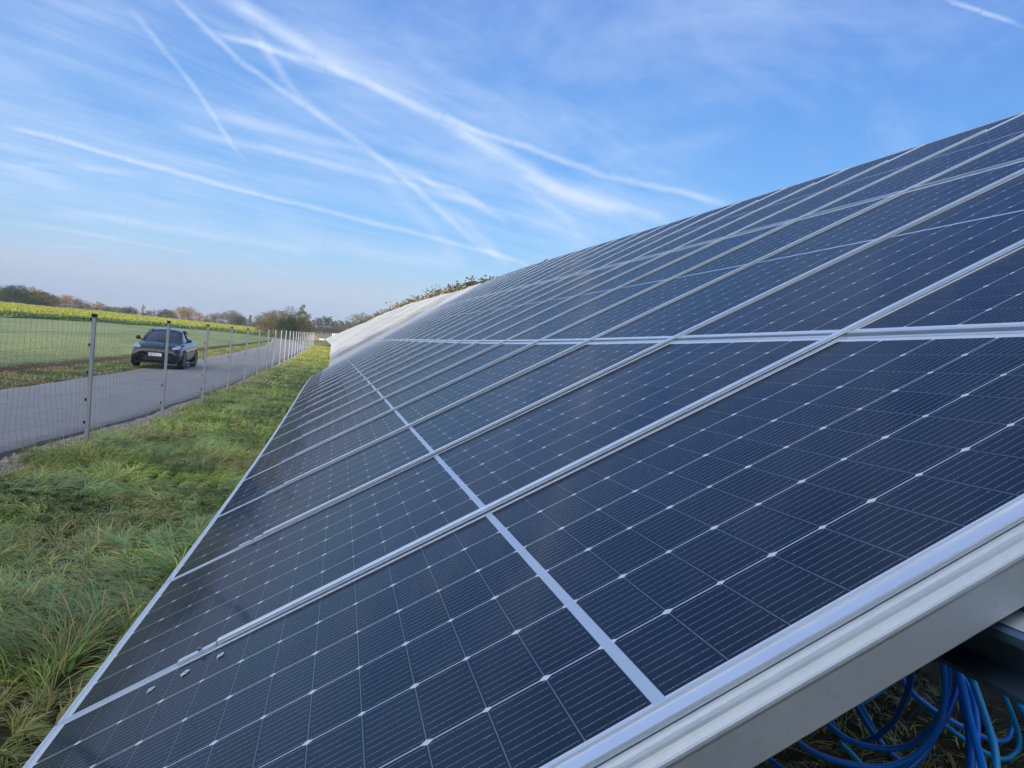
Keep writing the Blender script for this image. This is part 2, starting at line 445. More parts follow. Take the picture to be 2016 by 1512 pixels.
idx = np.arange(ny * nx).reshape(ny, nx)
Q = np.stack([idx[:-1, :-1], idx[:-1, 1:], idx[1:, 1:], idx[1:, :-1]], -1).reshape(-1, 4)
mg = attr_mat('ground', .95, .15, 0, 7.0, .55)
nt = NT(mg.node_tree); b = mg.node_tree.nodes['Principled BSDF']
bump(nt, b, nt.noise(objco(nt), 26, 5, .7), .9, .03)
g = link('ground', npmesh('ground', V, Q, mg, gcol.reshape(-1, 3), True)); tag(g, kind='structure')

# road: one conforming strip
ry = np.concatenate([np.arange(-40, 24, .5), np.arange(24, 110, 1.5), np.arange(110, 231, 4)])
rl, rr_ = road_edges(ry); K = 13
wob = (vn(ry * 0, ry, 2.2, 4) - .5) * .09
rr_ = rr_ + wob; rl = rl + (vn(ry * 0, ry, 1.2, 14) - .5) * .16
T = np.linspace(0, 1, K)
RX = rl[:, None] * (1 - T) + rr_[:, None] * T; RY = np.repeat(ry[:, None], K, 1)
RZ = gz(np.minimum(RX, -3.25), RY) + .015 + .05 * (1 - (2 * T - 1) ** 2)
top = np.stack([RX, RY, RZ], -1)
lip = top[:, -1].copy(); lip[:, 2] -= .07; lip[:, 0] += .015
lip0 = top[:, 0].copy(); lip0[:, 2] -= .07
allv = np.concatenate([lip0[:, None], top, lip[:, None]], 1); ny, nx = allv.shape[:2]
idx = np.arange(ny * nx).reshape(ny, nx)
Q = np.stack([idx[:-1, :-1], idx[:-1, 1:], idx[1:, 1:], idx[1:, :-1]], -1).reshape(-1, 4)
mr, nt, b = mat('asphalt', (.15, .15, .16), .85)
co = objco(nt)
x_, y_, z_ = nt.sep(co)
c = nt.mix(nt.lin(nt.noise(co, 1.2, 5, .6), .3, .7), (.200, .193, .186), (.245, .237, .230))
c = nt.mix(nt.ss(nt.noise(co, 120, 2), .5, .8) * .5, c, (.30, .30, .31))
tr = nt.noise(nt.comb(x_ * 1.6, y_ * .12, 0.), 1.0, 3)
c = nt.mix(nt.lin(tr, .35, .7, 0, .35), c, (.155, .15, .146))
lt = nt.ss(nt.noise(nt.comb(x_ * .9, y_ * 3.2, 0.), 1.0, 3), .72, .78)
c = nt.mix(lt * .6, c, (.36, .355, .35))
ck = nt.noise(nt.comb(x_ * 1.1, y_ * .8, 0.), 1.4, 6, .7, 1.2)
c = nt.mix(nt.lin(nt.m('ABSOLUTE', ck - .5), 0., .006, .5, 0.), c, (.07, .07, .07))
c = nt.mix(nt.ss(y_, 55., 90.) * .5, c, (.33, .31, .30))  # road beyond the shade edge: sunlight put into a paler colour
setc(nt, b, c); bump(nt, b, nt.noise(co, 160, 3), .35, .004)
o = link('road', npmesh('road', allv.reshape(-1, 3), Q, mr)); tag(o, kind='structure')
# raw dark edge of the asphalt layer
mb = MB(); k = ry < 110
ed = [(float(a) + .02, float(b_), float(c_)) for a, b_, c_ in top[k, -1]]
pr_ = []
for (x, y, z) in ed:
    w = .055 + .05 * random.random()
    pr_.append([(x - .03, y, z + .006), (x + w, y, z - .03), (x + w + .02, y, z - .10)])
for i, p in enumerate(pr_): mb.v += p
for i in range(len(pr_) - 1):
    for j in (0, 1): mb.f.append((i * 3 + j, i * 3 + j + 1, i * 3 + j + 4, i * 3 + j + 3))
o = mb.build('road_edge', noisy('tar_edge', (.018, .018, .020), (.06, .058, .055), 30, .9)); tag(o, kind='structure')

# ------------------------------------------------------------------ solar tables
TP = [-0.6093345837871124, 0.16355056045932245, -0.13545043476532112, 0.03320196124471461, -0.9615799811752154,
      -0.2639911472881212, 0.12892944612454738, -0.03709054723311754, 0.5083851743563272, 0.023623370199240323, 0.003092687165458237]

def near_surf(u, v):
    s = u / 10
    X = TP[0] + TP[1] * s + TP[2] * s * s + TP[3] * s ** 3
    Z = TP[4] + TP[5] * s + TP[6] * s * s + TP[7] * s ** 3
    t = TP[8] + TP[9] * s + TP[10] * s * s
    return Vector((X + v * math.cos(t), .8277 + u * .9995, Z + v * math.sin(t)))
# far tables follow the rising ground of the row; (Y, x bottom, z bottom, tilt)
FK = [(30.2, -.06, -1.33, .590), (45, -.08, -1.25, .600), (60, -.10, -1.18, .615), (80, -.10, -1.33, .635), (100, -.10, -1.46, .655), (125, -.7, -1.30, .56), (150, -1.45, -1.16, .49), (180, -2.6, -1.2, .48)]
def far_surf(Y0):
    def f(u, v):
        y = Y0 + u; a = [np.interp(y, [q[0] for q in FK], [q[i] for q in FK]) for i in (1, 2, 3)]; a[1] += .05 * math.sin(Y0 * 1.7)
        return Vector((a[0] + v * math.cos(a[2]), y, a[1] + v * math.sin(a[2])))
    return f

def frame_mesh(m):
    mb = MB(); h = -.035
    def bar(p):   # p: profile along x
        pass
    # long sides (along x) and short sides (along y); lips 12 mm wide, 1.5 mm proud of the glass
    for y0, y1 in ((0, .008), (W - .008, W)):
        mb.box(0, L, y0, y1, h, 0)
    for x0, x1 in ((0, .012), (L - .012, L)):
        mb.box(x0, x1, .008, W - .008, h, -.0003)
    return mb.mesh('frame', m)
def lam_mesh(m):
    return MB().box(.012, L - .012, .008, W - .008, -.006, -.0022).mesh('laminate', m)
FM, LM = frame_mesh(M_FRAME), lam_mesh(M_LAM)
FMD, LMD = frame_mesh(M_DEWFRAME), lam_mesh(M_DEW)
def basis(surf, u, v, du=W, dv=L):
    p = surf(u, v); X = (surf(u, v + dv) - p).normalized(); Y = surf(u + du, v) - p
    Y = (Y - X * Y.dot(X)).normalized(); Z = X.cross(Y)
    return Matrix(((X.x, Y.x, Z.x, p.x), (X.y, Y.y, Z.y, p.y), (X.z, Y.z, Z.z, p.z), (0, 0, 0, 1)))
CAP = [(-.0095, .0010), (-.0095, .0025), (-.0055, .0025), (-.0055, .0085), (-.0045, .0095), (.0035, .0095), (.0050, .0086), (.0065, .0095), (.0165, .0095), (.0175, .0085), (.0175, .0010)]
M_BOLT = mat('steel_bolt', (.25, .25, .26), .35, .9)[0]
V0 = [OFF, OFF + L + GAP - .005, OFF + 2 * (L + GAP) + .02]
def build_table(label, surf, ncol, lam, frm, detail):
    p0 = surf(0, 0); root = empty('solar_table', (p0.x, p0.y, float(gz(p0.x, p0.y))))
    tag(root, label, 'solar table', 'solar tables in one long row')
    inv = Matrix.Translation(-root.location)
    def put(o, mtx): o.parent = root; o.matrix_local = inv @ mtx; return o
    for i in range(ncol):
        jt = 0 if detail else random.uniform(-.022, .022)
        for v0 in V0:
            e = link('solar_module', lam); put(e, basis(surf, i * PITCH, v0) @ Matrix.Rotation(jt, 4, 'X') @ Matrix.Translation((0, 0, jt * .6)))
            fr = link('frame', frm, e)
    # clamping rails along every joint of two columns
    vend = V0[2] + L
    seg = [(V0[0] + .40, V0[0] + L + .005), (V0[1], V0[1] + L), (V0[2], vend - .45)]
    segs2 = [(seg[0][0], 3.3), (3.3, seg[2][1])]
    for k in range(0, ncol + 1):
        yc = k * PITCH - .006
        if k == 0: continue
        if k == ncol and not detail: continue
        mb = MB()
        # one bent strip following the slope of the modules
        for a, b_ in ((V0[0] + .40, V0[1] - .004), (V0[1] - .004, V0[2] - .008), (V0[2] - .008, vend - .45)):
            mm = basis(surf, yc - .5 * W * 0, a, .5, b_ - a); ln = (surf(yc, b_) - surf(yc, a)).length
            base = mm.inverted() if False else None
            t = MB().extr(CAP, 0, ln)
            vs = [mm @ Vector(q) for q in t.v]
            mb.add([(q - root.location) for q in vs], t.f)
        for a, b_ in ((V0[0] + .002, V0[1] - .004), (V0[1] - .004, V0[2] - .008), (V0[2] - .008, vend)):
            mm = basis(surf, yc, a, .5, b_ - a); ln = (surf(yc, b_) - surf(yc, a)).length
            t = MB().box(0, ln, -.0058, .0058, -.02, -.0035); mb.add([mm @ Vector(q) - root.location for q in t.v], t.f)
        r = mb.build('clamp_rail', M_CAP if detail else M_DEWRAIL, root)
        if detail and k < 12:
            mm = basis(surf, yc, V0[0] + .30, .5, .1)
            cb = MB().extr([(-.011, .0010), (-.011, .006), (.012, .006), (.012, .0010)], 0, .095)
            cb.box(0, .095, -.014, -.0115, -.002, .003)
            q = link('end_clamp', cb.mesh('end_clamp', M_CAP), root); q.matrix_local = inv @ mm
            bo = MB().tube([(.055, .002, .006), (.055, .002, .013)], .006, 6); link('bolt', bo.mesh('bolt', M_BOLT), q)
    # joint covers between the three module rows
    # supports: driven posts, girders, rafters
    ue = ncol * PITCH
    mb = MB()
    fl_ = MB()
    for v in (1.60, 3.2, 4.8, 6.3):
        n = 14; prev = None
        ring = []
        for i in range(n + 1):
            u = (-.40 if detail else 0) + (ue + .2) * i / n
            m = basis(surf, max(u, 0), v, .5, .5); p = surf(u, v)
            X = m.col[0].to_3d(); Z = m.col[2].to_3d()
            pr = [(a_, b_ - 0) for a_, b_ in ((-.025, -.105), (.025, -.105), (.025, -.215), (-.025, -.215), (-.025, -.205), (.012, -.205), (.012, -.120), (-.025, -.120))]
            ring.append([p + X * a + Z * b_ - root.location for a, b_ in pr])
            fl_.v += [tuple(p + X * a + Z * b_ - root.location) for a, b_ in ((-.014, -.1030), (.018, -.1030), (.018, -.110))]
            if i: q_ = len(fl_.v) - 6; fl_.f += [(q_, q_ + 1, q_ + 4, q_ + 3), (q_ + 1, q_ + 2, q_ + 5, q_ + 4)]
        k0 = len(mb.v)
        for rg in ring: mb.v += [tuple(q) for q in rg]
        for i in range(n):
            for j in range(8):
                a = k0 + i * 8 + j; b_ = k0 + i * 8 + (j + 1) % 8
                mb.f.append((a, b_, b_ + 8, a + 8))
        mb.f.append(tuple(k0 + j for j in range(8)))
    for vv in range(0): pass
    gd = link('girder', mb.mesh('girder', M_GIRD), root); link('flange', fl_.mesh('flange', M_GALV), gd)
    for k in range(0, ncol + 1, 4):
        u = min(max(k * PITCH, .6), ue - .6)
        for v in (1.6, 5.2):
            p = surf(u, v); z0 = float(gz(p.x, p.y)) - .1
            t = MB().extr([(-.05, -.03), (.05, -.03), (.05, -.024), (-.044, -.024), (-.044, .024), (.05, .024), (.05, .03), (-.05, .03)], 0, 1, True)
            vs = [(p.x + q[1] - root.location.x, p.y + q[2] - root.location.y, z0 + (p.z - .2 - z0) * q[0] - root.location.z) for q in t.v]
            link('support_post', MB().add(vs, t.f).mesh('support_post', M_GALV), root)
        t = MB()
        a, b_ = surf(u, .25), surf(u, vend - .2); nrm = basis(surf, u, 2, .5, .5).col[2].to_3d()
        t.tube([a - nrm * .27 - root.location, b_ - nrm * .27 - root.location], .035, 4)
        link('rafter', t.mesh('rafter', M_GALV), root)
    return root, put, inv
NT_COL = 25
tab, put, inv = build_table('nearest solar table, dark blue modules with clean glass, in the shade', near_surf, NT_COL, LM, FM, True)

# first end of the near table: capping strip and folded steel edge beam along the slope
vend = V0[2] + L
def along(name, prof, m, v0=-.01, v1=vend + .02, closed=False, n=3, smooth=False):
    mb = MB(); cuts = [v0, V0[1] - .01, V0[2] - .01, v1]
    for a, b_ in zip(cuts[:-1], cuts[1:]):
        mm = basis(near_surf, 0, a, .5, b_ - a); ln = (near_surf(0, b_) - near_surf(0, a)).length
        t = MB().extr(prof, 0, ln, closed); mb.add([mm @ Vector(q) - tab.location for q in t.v], t.f)
    return mb.build(name, m, tab, smooth)
along('end_cap_strip', [(-.001, -.003), (-.002, .0035), (-.004, .0045), (-.0055, .0015), (-.0065, .0012), (-.029, .0012), (-.030, -.001), (-.030, -.006), (-.001, -.006)], M_CAP)
EB = [(-.012, -.009), (-.030, -.0085), (-.0335, -.0100), (-.0365, -.0132), (-.040, -.0138), (-.0445, -.0120), (-.0460, -.0124), (-.0480, -.0165), (-.0505, -.0195),
      (-.0560, -.0240), (-.0585, -.0230), (-.0605, -.0240), (-.0612, -.0275), (-.0600, -.0320), (-.0598, -.0820), (-.0570, -.0850), (-.030, -.0850), (-.030, -.082), (-.0565, -.0815),
      (-.0565, -.034), (-.050, -.026), (-.012, -.0125)]
along('edge_beam', EB, M_GALV, -.02, vend + .05, True)
# short tube with clip under the edge beam
mm = basis(near_surf, 0, 1.6, .5, .5)
def tl(x, y, z): return mm @ Vector((x, y, z)) - tab.location
t = MB().tube([tl(.02, -.052, -.096), tl(.085, -.050, -.093)], .008, 10)
t.tube([tl(.07, -.05, -.085), tl(.075, -.045, -.115)], .005, 8)
t.build('rail_clip', M_GALV, tab)
# animal paw smears and a lichen stain on the first modules
def smear(u, v, s, a, seed):
    rnd = random.Random(seed); m0 = basis(near_surf, u, v, .1, .1)
    mb = MB(); n = 14
    outer = [(math.cos(i * 2 * PI / n) * s * (1 + .25 * rnd.uniform(-1, 1)), math.sin(i * 2 * PI / n) * s * .8 * (1 + .25 * rnd.uniform(-1, 1))) for i in range(n)]
    inner = [(x * .28 + s * .1, y * .28) for x, y in outer]
    mb.add([(x, y, .0003 - .0008) for x, y in outer + inner], [(i, (i + 1) % n, n + (i + 1) % n, n + i) for i in range(n)])
    mb.add([(-s * 1.0, -s * .15, -.0005), (-s * 1.9, -s * .05, -.0005), (-s * 1.9, s * .05, -.0005), (-s * 1.0, s * .15, -.0005)], [(0, 1, 2, 3)])
    o = link('smear', mb.mesh('smear', M_SMEAR), tab); o.matrix_local = inv @ m0 @ Matrix.Rotation(a, 4, 'Z')
M_SMEAR = noisy('dried_smear', (.60, .66, .72), (.40, .45, .52), 160, .6)
for sx, sy, s in ((433, 1290, .0125), (364, 1324, .0120), (296, 1357, .0115)):
    # place on the glass: intersect with the first module's plane
    m0 = basis(near_surf, 0, V0[0]); inv0 = m0.inverted(); r0 = Vector(ray(sx, sy)); o0 = inv0 @ Vector((0, 0, 0)); d0 = inv0.to_3x3() @ r0
    k = -o0.z / d0.z; h = o0 + d0 * k
    smear(h.y, V0[0] + h.x, s, .5 + s * 70, int(sx))

lab = ['dew-whitened solar table directly behind the end of the dark one', 'dew-whitened solar table, second beyond the dark one',
       'dew-whitened solar table bending away, third beyond the dark one', 'dew-whitened solar table at the far end of the row']
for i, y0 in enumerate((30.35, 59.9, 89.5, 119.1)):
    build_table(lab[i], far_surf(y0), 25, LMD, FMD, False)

# ------------------------------------------------------------------ fence
fence = empty('wire_fence', (-3.0, 11.1, float(gz(-3, 11.1))))
tag(fence, 'long wire mesh fence on galvanised posts between road and grass', 'fence')
def fx(y): return -0.270 * 11.1 + (y - 11.1) * (-.0214 * 130 + .27 * 11.1) / (130 - 11.1)
fl = fence.location
posts_y = [6.45] + [11.1 + 4.65 * i for i in range(26)]
pr = [(-.026, -.018), (.026, -.018), (.026, -.012), (.031, -.012), (.031, .018), (.020, .018), (.020, -.008), (-.020, -.008), (-.020, .018), (-.031, .018), (-.031, -.012), (-.026, -.012)]
ptop = -.01
pm = {}
for i, y in enumerate(posts_y):
    x = fx(y); zg = float(gz(x, y)) - (.03 if y < 22 else .15); zt = -.003 * y if y < 30 else -.02
    if y < 8: zt = 0
    tilt = random.uniform(-.01, .01)
    t = MB().extr(pr, 0, 1, True)
    # profile is swept along the post's height
    vs = [(x + q[1] * .78 + tilt * q[0] - fl.x, y + q[2] - fl.y, zg + (zt - zg) * q[0] - fl.z) for q in t.v]
    po = MB().add(vs, t.f).build('fence_post', M_GALVP, fence)
    cp = MB().box(x + tilt - .030 - fl.x, x + tilt + .030 - fl.x, y - .024 - fl.y, y + .024 - fl.y, zt - .035 - fl.z, zt + .012 - fl.z).build('post_cap', M_BLACK, po)
    if i < 9:
        for j, zf in enumerate((.06, .40, .76, 1.12, 1.42)):
            zz = zt - zf * (zt - zg) / 1.75
            xx = x - .036
            MB().box(xx - .012 - fl.x, xx + .006 - fl.x, y - .02 - fl.y, y + .012 - fl.y, zz - .018 - fl.z, zz + .018 - fl.z).build('wire_clip', M_BLACK, po)
for yy, dy, hh in ((44.0, 2.2, 1.5), (84, 2.5, 1.5)):
    x = fx(yy); zg = float(gz(x, yy))
    MB().tube([(x + .03 - fl.x, yy - dy - fl.y, zg - fl.z), (x + .03 - fl.x, yy - fl.y, zg + hh - fl.z)], .02, 6).build('brace', M_GALVP, fence)
# mesh: wavy knotted wires
def wires(paths, r):
    """many thin three-sided wires in numpy"""
    Vs, Qs, n0 = [], [], 0
    ang = np.array([0, 2.094, 4.189])
    for p in paths:
        p = np.asarray(p, float); n = len(p); t = np.gradient(p, axis=0); t /= np.linalg.norm(t, axis=1)[:, None] + 1e-9
        ref = np.array([1., 0, 0]); a = np.cross(t, ref); a /= np.linalg.norm(a, axis=1)[:, None] + 1e-9; b_ = np.cross(t, a)
        ring = p[:, None] + r * (np.cos(ang)[None, :, None] * a[:, None] + np.sin(ang)[None, :, None] * b_[:, None])
        Vs.append(ring.reshape(-1, 3)); i = np.arange(n - 1)[:, None] * 3 + n0; j = np.arange(3)[None]
        jn = (j + 1) % 3
        Qs.append(np.stack([i + j, i + jn, i + jn + 3, i + j + 3], -1).reshape(-1, 4)); n0 += 3 * n
    return np.concatenate(Vs), np.concatenate(Qs)
yb = np.arange(3.0, 127.5, .16); ztop = np.where(yb < 30, -.003 * yb, -.02) - .06
zbot = gz(-3.0 + 0 * yb, yb) + .05
levels = [0, .115, .235, .355, .475, .58, .68, .77, .85, .925, 1.0]
fr = np.random.default_rng(5)
sagx = lambda y, l: .03 * np.sin(y * .9 + l * 5) * np.sin(l * PI) + .012 * np.sin(y * 3.1 + l * 11)
def lvlz(y, l, zt, zb): return zt + (zb - zt) * l + .012 * np.sin(y * 1.35 + l * 4) - (.03 * np.sin(((y - 11.1) / 4.65 % 1) * PI) if l == 0 else 0)
paths = []
for l in levels[1:]:
    p = np.stack([fx(yb) - .045 + sagx(yb, l) - fl.x, yb - fl.y, lvlz(yb, l, ztop, zbot) - fl.z], -1); paths.append(p)
for k in range(0, len(yb)):
    y = yb[k]; step = 1 if y < 60 else 2
    if k % step: continue
    pts_ = []
    jl = fr.normal(0, .010, len(levels)); drift = 0
    for li, l in enumerate(levels):
        drift += jl[li]
        yy = y + .5 * drift + .03 * math.sin(y * .7 + l * 7) * l
        zz = lvlz(np.array(yy), l, ztop[k], zbot[k]); pts_.append([fx(yy) - .045 + float(sagx(yy, l)) - fl.x, yy - fl.y, float(zz) - fl.z])
    paths.append(pts_)
Vw, Qw = wires(paths, .0012)
link('wire_mesh', npmesh('wire_mesh', Vw, Qw, M_WIRE), fence)
p = np.stack([fx(yb) - .045 - fl.x, yb - fl.y, lvlz(yb, 0, ztop, zbot) - fl.z], -1)
Vw, Qw = wires([p], .0045)
link('tension_wire', npmesh('tension_wire', Vw, Qw, M_TWIRE), fence)

# ------------------------------------------------------------------ grass (one uncountable mass each)
gr = np.random.default_rng(11)
def blades(n, xf, y0, y1, lmin, lmax, wid, seg=4, flat=1.0, pal=None, dead=.25, clump=True):
    y = y0 + (y1 - y0) * gr.random(n); xa, xb = xf(y); x = xa + (xb - xa) * gr.random(n)
    if clump:   # pull roots towards tuft centres
        cx = np.floor(x / .16) * .16 + .16 * vn(np.floor(x / .16), np.floor(y / .16), 1, 50); cy = np.floor(y / .16) * .16 + .16 * vn(np.floor(x / .16), np.floor(y / .16), 1, 70)
        x = x + (cx - x) * .62; y = y + (cy - y) * .62
    hgt = .36 + .95 * fbm(x, y, 1.1, 12)
    hgt = hgt * (.55 + .9 * np.clip((fbm(x, y, 1.5, 210) - .3) * 2.2, 0, 1))
    ln = (lmin + (lmax - lmin) * gr.random(n)) * hgt * 1.1
    th = 2 * PI * 2.2 * fbm(x, y, 1.0, 60) + gr.normal(0, .75, n)
    el = np.radians(gr.uniform(25, 80, n)); bend = -np.radians(gr.uniform(60, 120, n)) * flat * (.6 + .8 * fbm(x, y, 1.3, 33))
    w = wid * 1.05 * gr.uniform(.5, 1.4, n)
    z = gz(x, y) - .01
    P = np.stack([x, y, z], -1); D2 = np.stack([np.cos(th), np.sin(th), 0 * th], -1); Sd = np.stack([-np.sin(th), np.cos(th), 0 * th], -1)
    tw = gr.normal(0, .5, n); Sd = Sd * np.cos(tw)[:, None] + np.array([0, 0, 1.]) * np.sin(tw)[:, None]
    rows = []
    for k in range(seg + 1):
        t = k / seg; ww = w * (1 - t ** 1.6) * .5 + .0002
        rows.append(P - Sd * ww[:, None]); rows.append(P + Sd * ww[:, None])
        a = el + bend * (t + .12)
        P = P + (D2 * np.cos(a)[:, None] + np.array([0, 0, 1.]) * np.sin(a)[:, None]) * (ln / seg)[:, None]
        lo = gz(P[:, 0], P[:, 1]) + .012 + .03 * gr.random(n); P[:, 2] = np.maximum(P[:, 2], lo)
    V = np.stack(rows, 1)   # n, 2(seg+1), 3
    b_ = np.arange(n)[:, None] * 2 * (seg + 1) + np.arange(seg)[None] * 2
    Q = np.stack([b_, b_ + 1, b_ + 3, b_ + 2], -1).reshape(-1, 4)
    blue = np.clip((fbm(x, y, .9, 90) - .42) * 5, 0, 1); dd = np.clip((fbm(x, y, .7, 120) - .45) * 4, 0, 1)
    r = gr.random(n)[:, None]
    c = (1 - r) * np.array([.085, .165, .040]) + r * np.array([.25, .37, .095])
    c = c * (1 - .75 * blue[:, None]) + .75 * blue[:, None] * np.array([.165, .27, .15])
    isd = (gr.random(n) < dead * .42 * (.25 + 1.7 * dd))[:, None]
    c = np.where(isd, np.array([.36, .29, .15]) * (.5 + .7 * gr.random(n)[:, None]), c)
    yg = (gr.random(n) < .08)[:, None]; c = np.where(yg & ~isd, np.array([.42, .42, .09]), c)
    tone = .70 + 1.25 * np.clip(fbm(x, y, 2.2, 150) - .12, 0, 1) ** 1.3 * 1.15
    thatch = np.clip((fbm(x, y, 1.5, 180) - .55) * 6, 0, 1)[:, None] * .5
    c = c * (1 - thatch) + thatch * np.array([.25, .21, .10]) * (.6 + .7 * gr.random(n)[:, None])
    c = c * tone[:, None] * np.array([1.30, 1.20, 1.02])
    if pal is not None: c = c * pal
    return V.reshape(-1, 3), Q, np.repeat(c, seg, 0)
def merge(parts):
    V, Q, K, n = [], [], [], 0
    for v, q, c in parts: V.append(v); Q.append(q + n); K.append(c); n += len(v)
    return np.concatenate(V), np.concatenate(Q), np.concatenate(K)
lft = lambda m: (lambda y: (np.maximum(-3.15, -.42 * y - .5), -.55 + .0 * y + m))
def vis(y): return np.maximum(-2.90 - .35 * (fbm(y * 0, y, 1.4, 77) - .3), -.40 * y - .6), np.full_like(y, .1)
parts = [blades(44000, vis, 1.5, 6, .14, .34, .0052, 5),
         blades(70000, vis, 6, 13, .12, .30, .0060, 4),
         blades(46000, vis, 13, 26, .10, .26, .0085, 3),
         blades(30000, vis, 26, 60, .09, .20, .014, 3, dead=.35),
         blades(16000, lambda y: (np.full_like(y, -2.9), np.full_like(y, .6)), 60, 128, .09, .20, .030, 2, dead=.15, pal=np.array([1.5, 1.25, .8])),  # warm pal: low sun beyond the shade edge put into the blade colour
         blades(1500, vis, 1.5, 16, .10, .22, .022, 3, flat=.7, dead=.1, pal=np.array([.9, 1.15, .9])),
         blades(3200, lambda y: (np.full_like(y, -3.2), np.full_like(y, -2.5)), 8, 45, .16, .42, .0050, 4, flat=.5, dead=.8),
         blades(7000, lambda y: (np.full_like(y, .1), np.full_like(y, 3.4)), .3, 4.5, .08, .26, .006, 4, dead=.5)]
V, Q, K = merge(parts)
o = link('grass', npmesh('grass', V, Q, M_GRASS, K)); tag(o, 'long matted grass lying flat between fence and solar table', 'grass', kind='stuff')
V, Q, K = merge([blades(12000, lambda y: (np.full_like(y, -9.3), np.full_like(y, -7.15)), 15, 60, .07, .18, .012, 3, dead=1.6),
                 blades(5000, lambda y: (np.full_like(y, -9.3), np.full_like(y, -7.3)), 60, 120, .08, .2, .03, 2, dead=.5)])
o = link('verge_grass', npmesh('verge_grass', V, Q, M_GRASS, K)); tag(o, 'ragged strip of grass along the far side of the road', 'grass', kind='stuff')
V, Q, K = merge([blades(24000, lambda y: (np.full_like(y, -26.), np.full_like(y, -9.9)), 22, 60, .04, .09, .012, 2, dead=.3, pal=np.array([1.1, .95, 1.2]), clump=False)])
o = link('field_crop', npmesh('field_crop', V, Q, M_GRASS, K)); tag(o, 'short young green crop on the field beyond the road', 'crop', kind='stuff')

# stones on the gravel margin and fallen leaves under the table
def stones(n, xf, y0, y1, r0, r1, m, name, label, cat):
    y = y0 + (y1 - y0) * gr.random(n) ** 1.3; xa, xb = xf(y); x = xa + (xb - xa) * gr.random(n); z = gz(x, y)
    r = r0 + (r1 - r0) * gr.random(n) ** 2
    base = np.array([(-1, -1, -.6), (1, -1, -.6), (1, 1, -.6), (-1, 1, -.6), (-.6, -.6, .6), (.6, -.6, .6), (.6, .6, .6), (-.6, .6, .6)])
    V = base[None] * r[:, None, None] * gr.uniform(.6, 1.2, (n, 8, 3)); V += np.stack([x, y, z + r * .2], -1)[:, None]
    f = np.array([(0, 1, 5, 4), (1, 2, 6, 5), (2, 3, 7, 6), (3, 0, 4, 7), (4, 5, 6, 7)])
    Q = (np.arange(n)[:, None, None] * 8 + f[None]).reshape(-1, 4)
    c = np.repeat(np.array([.34, .31, .27]) * gr.uniform(.5, 1.25, n)[:, None], 5, 0)
    o = link(name, npmesh(name, V.reshape(-1, 3), Q, m, c)); tag(o, label, cat, kind='stuff')
stones(2600, lambda y: (road_edges(y)[1] + .08, road_edges(y)[1] + .75), 6, 60, .008, .032, attr_mat('stone', .9), 'gravel', 'pale gravel strip between asphalt edge and fence', 'gravel')
def litter(n):
    y = .2 + 3.6 * gr.random(n); x = .2 + 3.2 * gr.random(n); z = gz(x, y) + .02 + .05 * gr.random(n); s = gr.uniform(.008, .03, n)
    a = gr.random((n, 3)) - .5; a /= np.linalg.norm(a, axis=1)[:, None]; b_ = np.cross(a, gr.random((n, 3)) - .5); b_ /= np.linalg.norm(b_, axis=1)[:, None]
    a *= s[:, None]; b_ *= s[:, None] * .45; p = np.stack([x, y, z], -1)
    V = np.stack([p - a, p - b_, p + a, p + b_], 1); Q = np.arange(4 * n).reshape(n, 4)
    c = np.array([.12, .075, .045]) * gr.uniform(.35, 1.3, n)[:, None]
    return V.reshape(-1, 3), Q, c
V, Q, K = litter(5000)
o = link('leaf_litter', npmesh('leaf_litter', V, Q, M_LEAF, K)); tag(o, 'brown leaf litter and bits on the shade-darkened soil under the table', 'leaf litter', kind='stuff')

# yellow flowering field
FB = [(-120, 100), (-60, 106), (-40, 114), (-36, 145), (-24, 165), (-9.7, 172)]
def crop():
    n = 190000
    Y = 98 + 160 * gr.random(n) ** 1.6; X = -118 + 110 * gr.random(n)
    front = np.interp(X, [q[0] for q in FB], [q[1] for q in FB])
    ok = (Y > front + gr.normal(0, .5, n)) & (X < -9.2 - .05 * np.clip(Y - 172, 0, 99))
    X, Y = X[ok], Y[ok]; n = len(X); Z = gz(X, Y)
    hh = .72 + .30 * fbm(X, Y, .25, 7) + gr.normal(0, .06, n)
    V, K = [], []
    near = np.clip(1.4 - (Y - front[ok]) / 10, .0, 1)
    for kind in range(3):
        if kind < 2:   # leafy stalks
            zc = Z + hh * gr.uniform(.05, .85, n); w = .045 + .04 * gr.random(n); h = .14 + .10 * gr.random(n)
            c = np.array([.13, .20, .06]) * gr.uniform(.6, 1.5, n)[:, None]
        else:
            zc = Z + hh * gr.uniform(.82, 1.08, n); w = .048 + .04 * gr.random(n); h = .028 + .028 * gr.random(n)
            c = np.array([.46, .43, .05]) * gr.uniform(.65, 1.2, n)[:, None]
            gp = (gr.random(n) < .22)[:, None]; c = np.where(gp, np.array([.2, .27, .07]), c)
        a = gr.uniform(0, PI, n); dx_ = np.cos(a) * w; dy_ = np.sin(a) * w; ox = gr.normal(0, .12, n); oy = gr.normal(0, .12, n)
        p = np.stack([X + ox, Y + oy, zc], -1); A = np.stack([dx_, dy_, gr.normal(0, .03, n)], -1); B = np.stack([gr.normal(0, .03, n), gr.normal(0, .03, n), h], -1)
        V.append(np.stack([p - A - B, p + A - B * .6, p + A * .7 + B, p - A * .6 + B * .8], 1)); K.append(c)
    V = np.concatenate(V); K = np.concatenate(K)
    return V.reshape(-1, 3), np.arange(len(V) * 4).reshape(-1, 4), K
V, Q, K = crop()
o = link('flowering_crop', npmesh('flowering_crop', V, Q, M_CROP, K)); tag(o, 'tall field crop in yellow flower behind the green field', 'crop', kind='stuff')

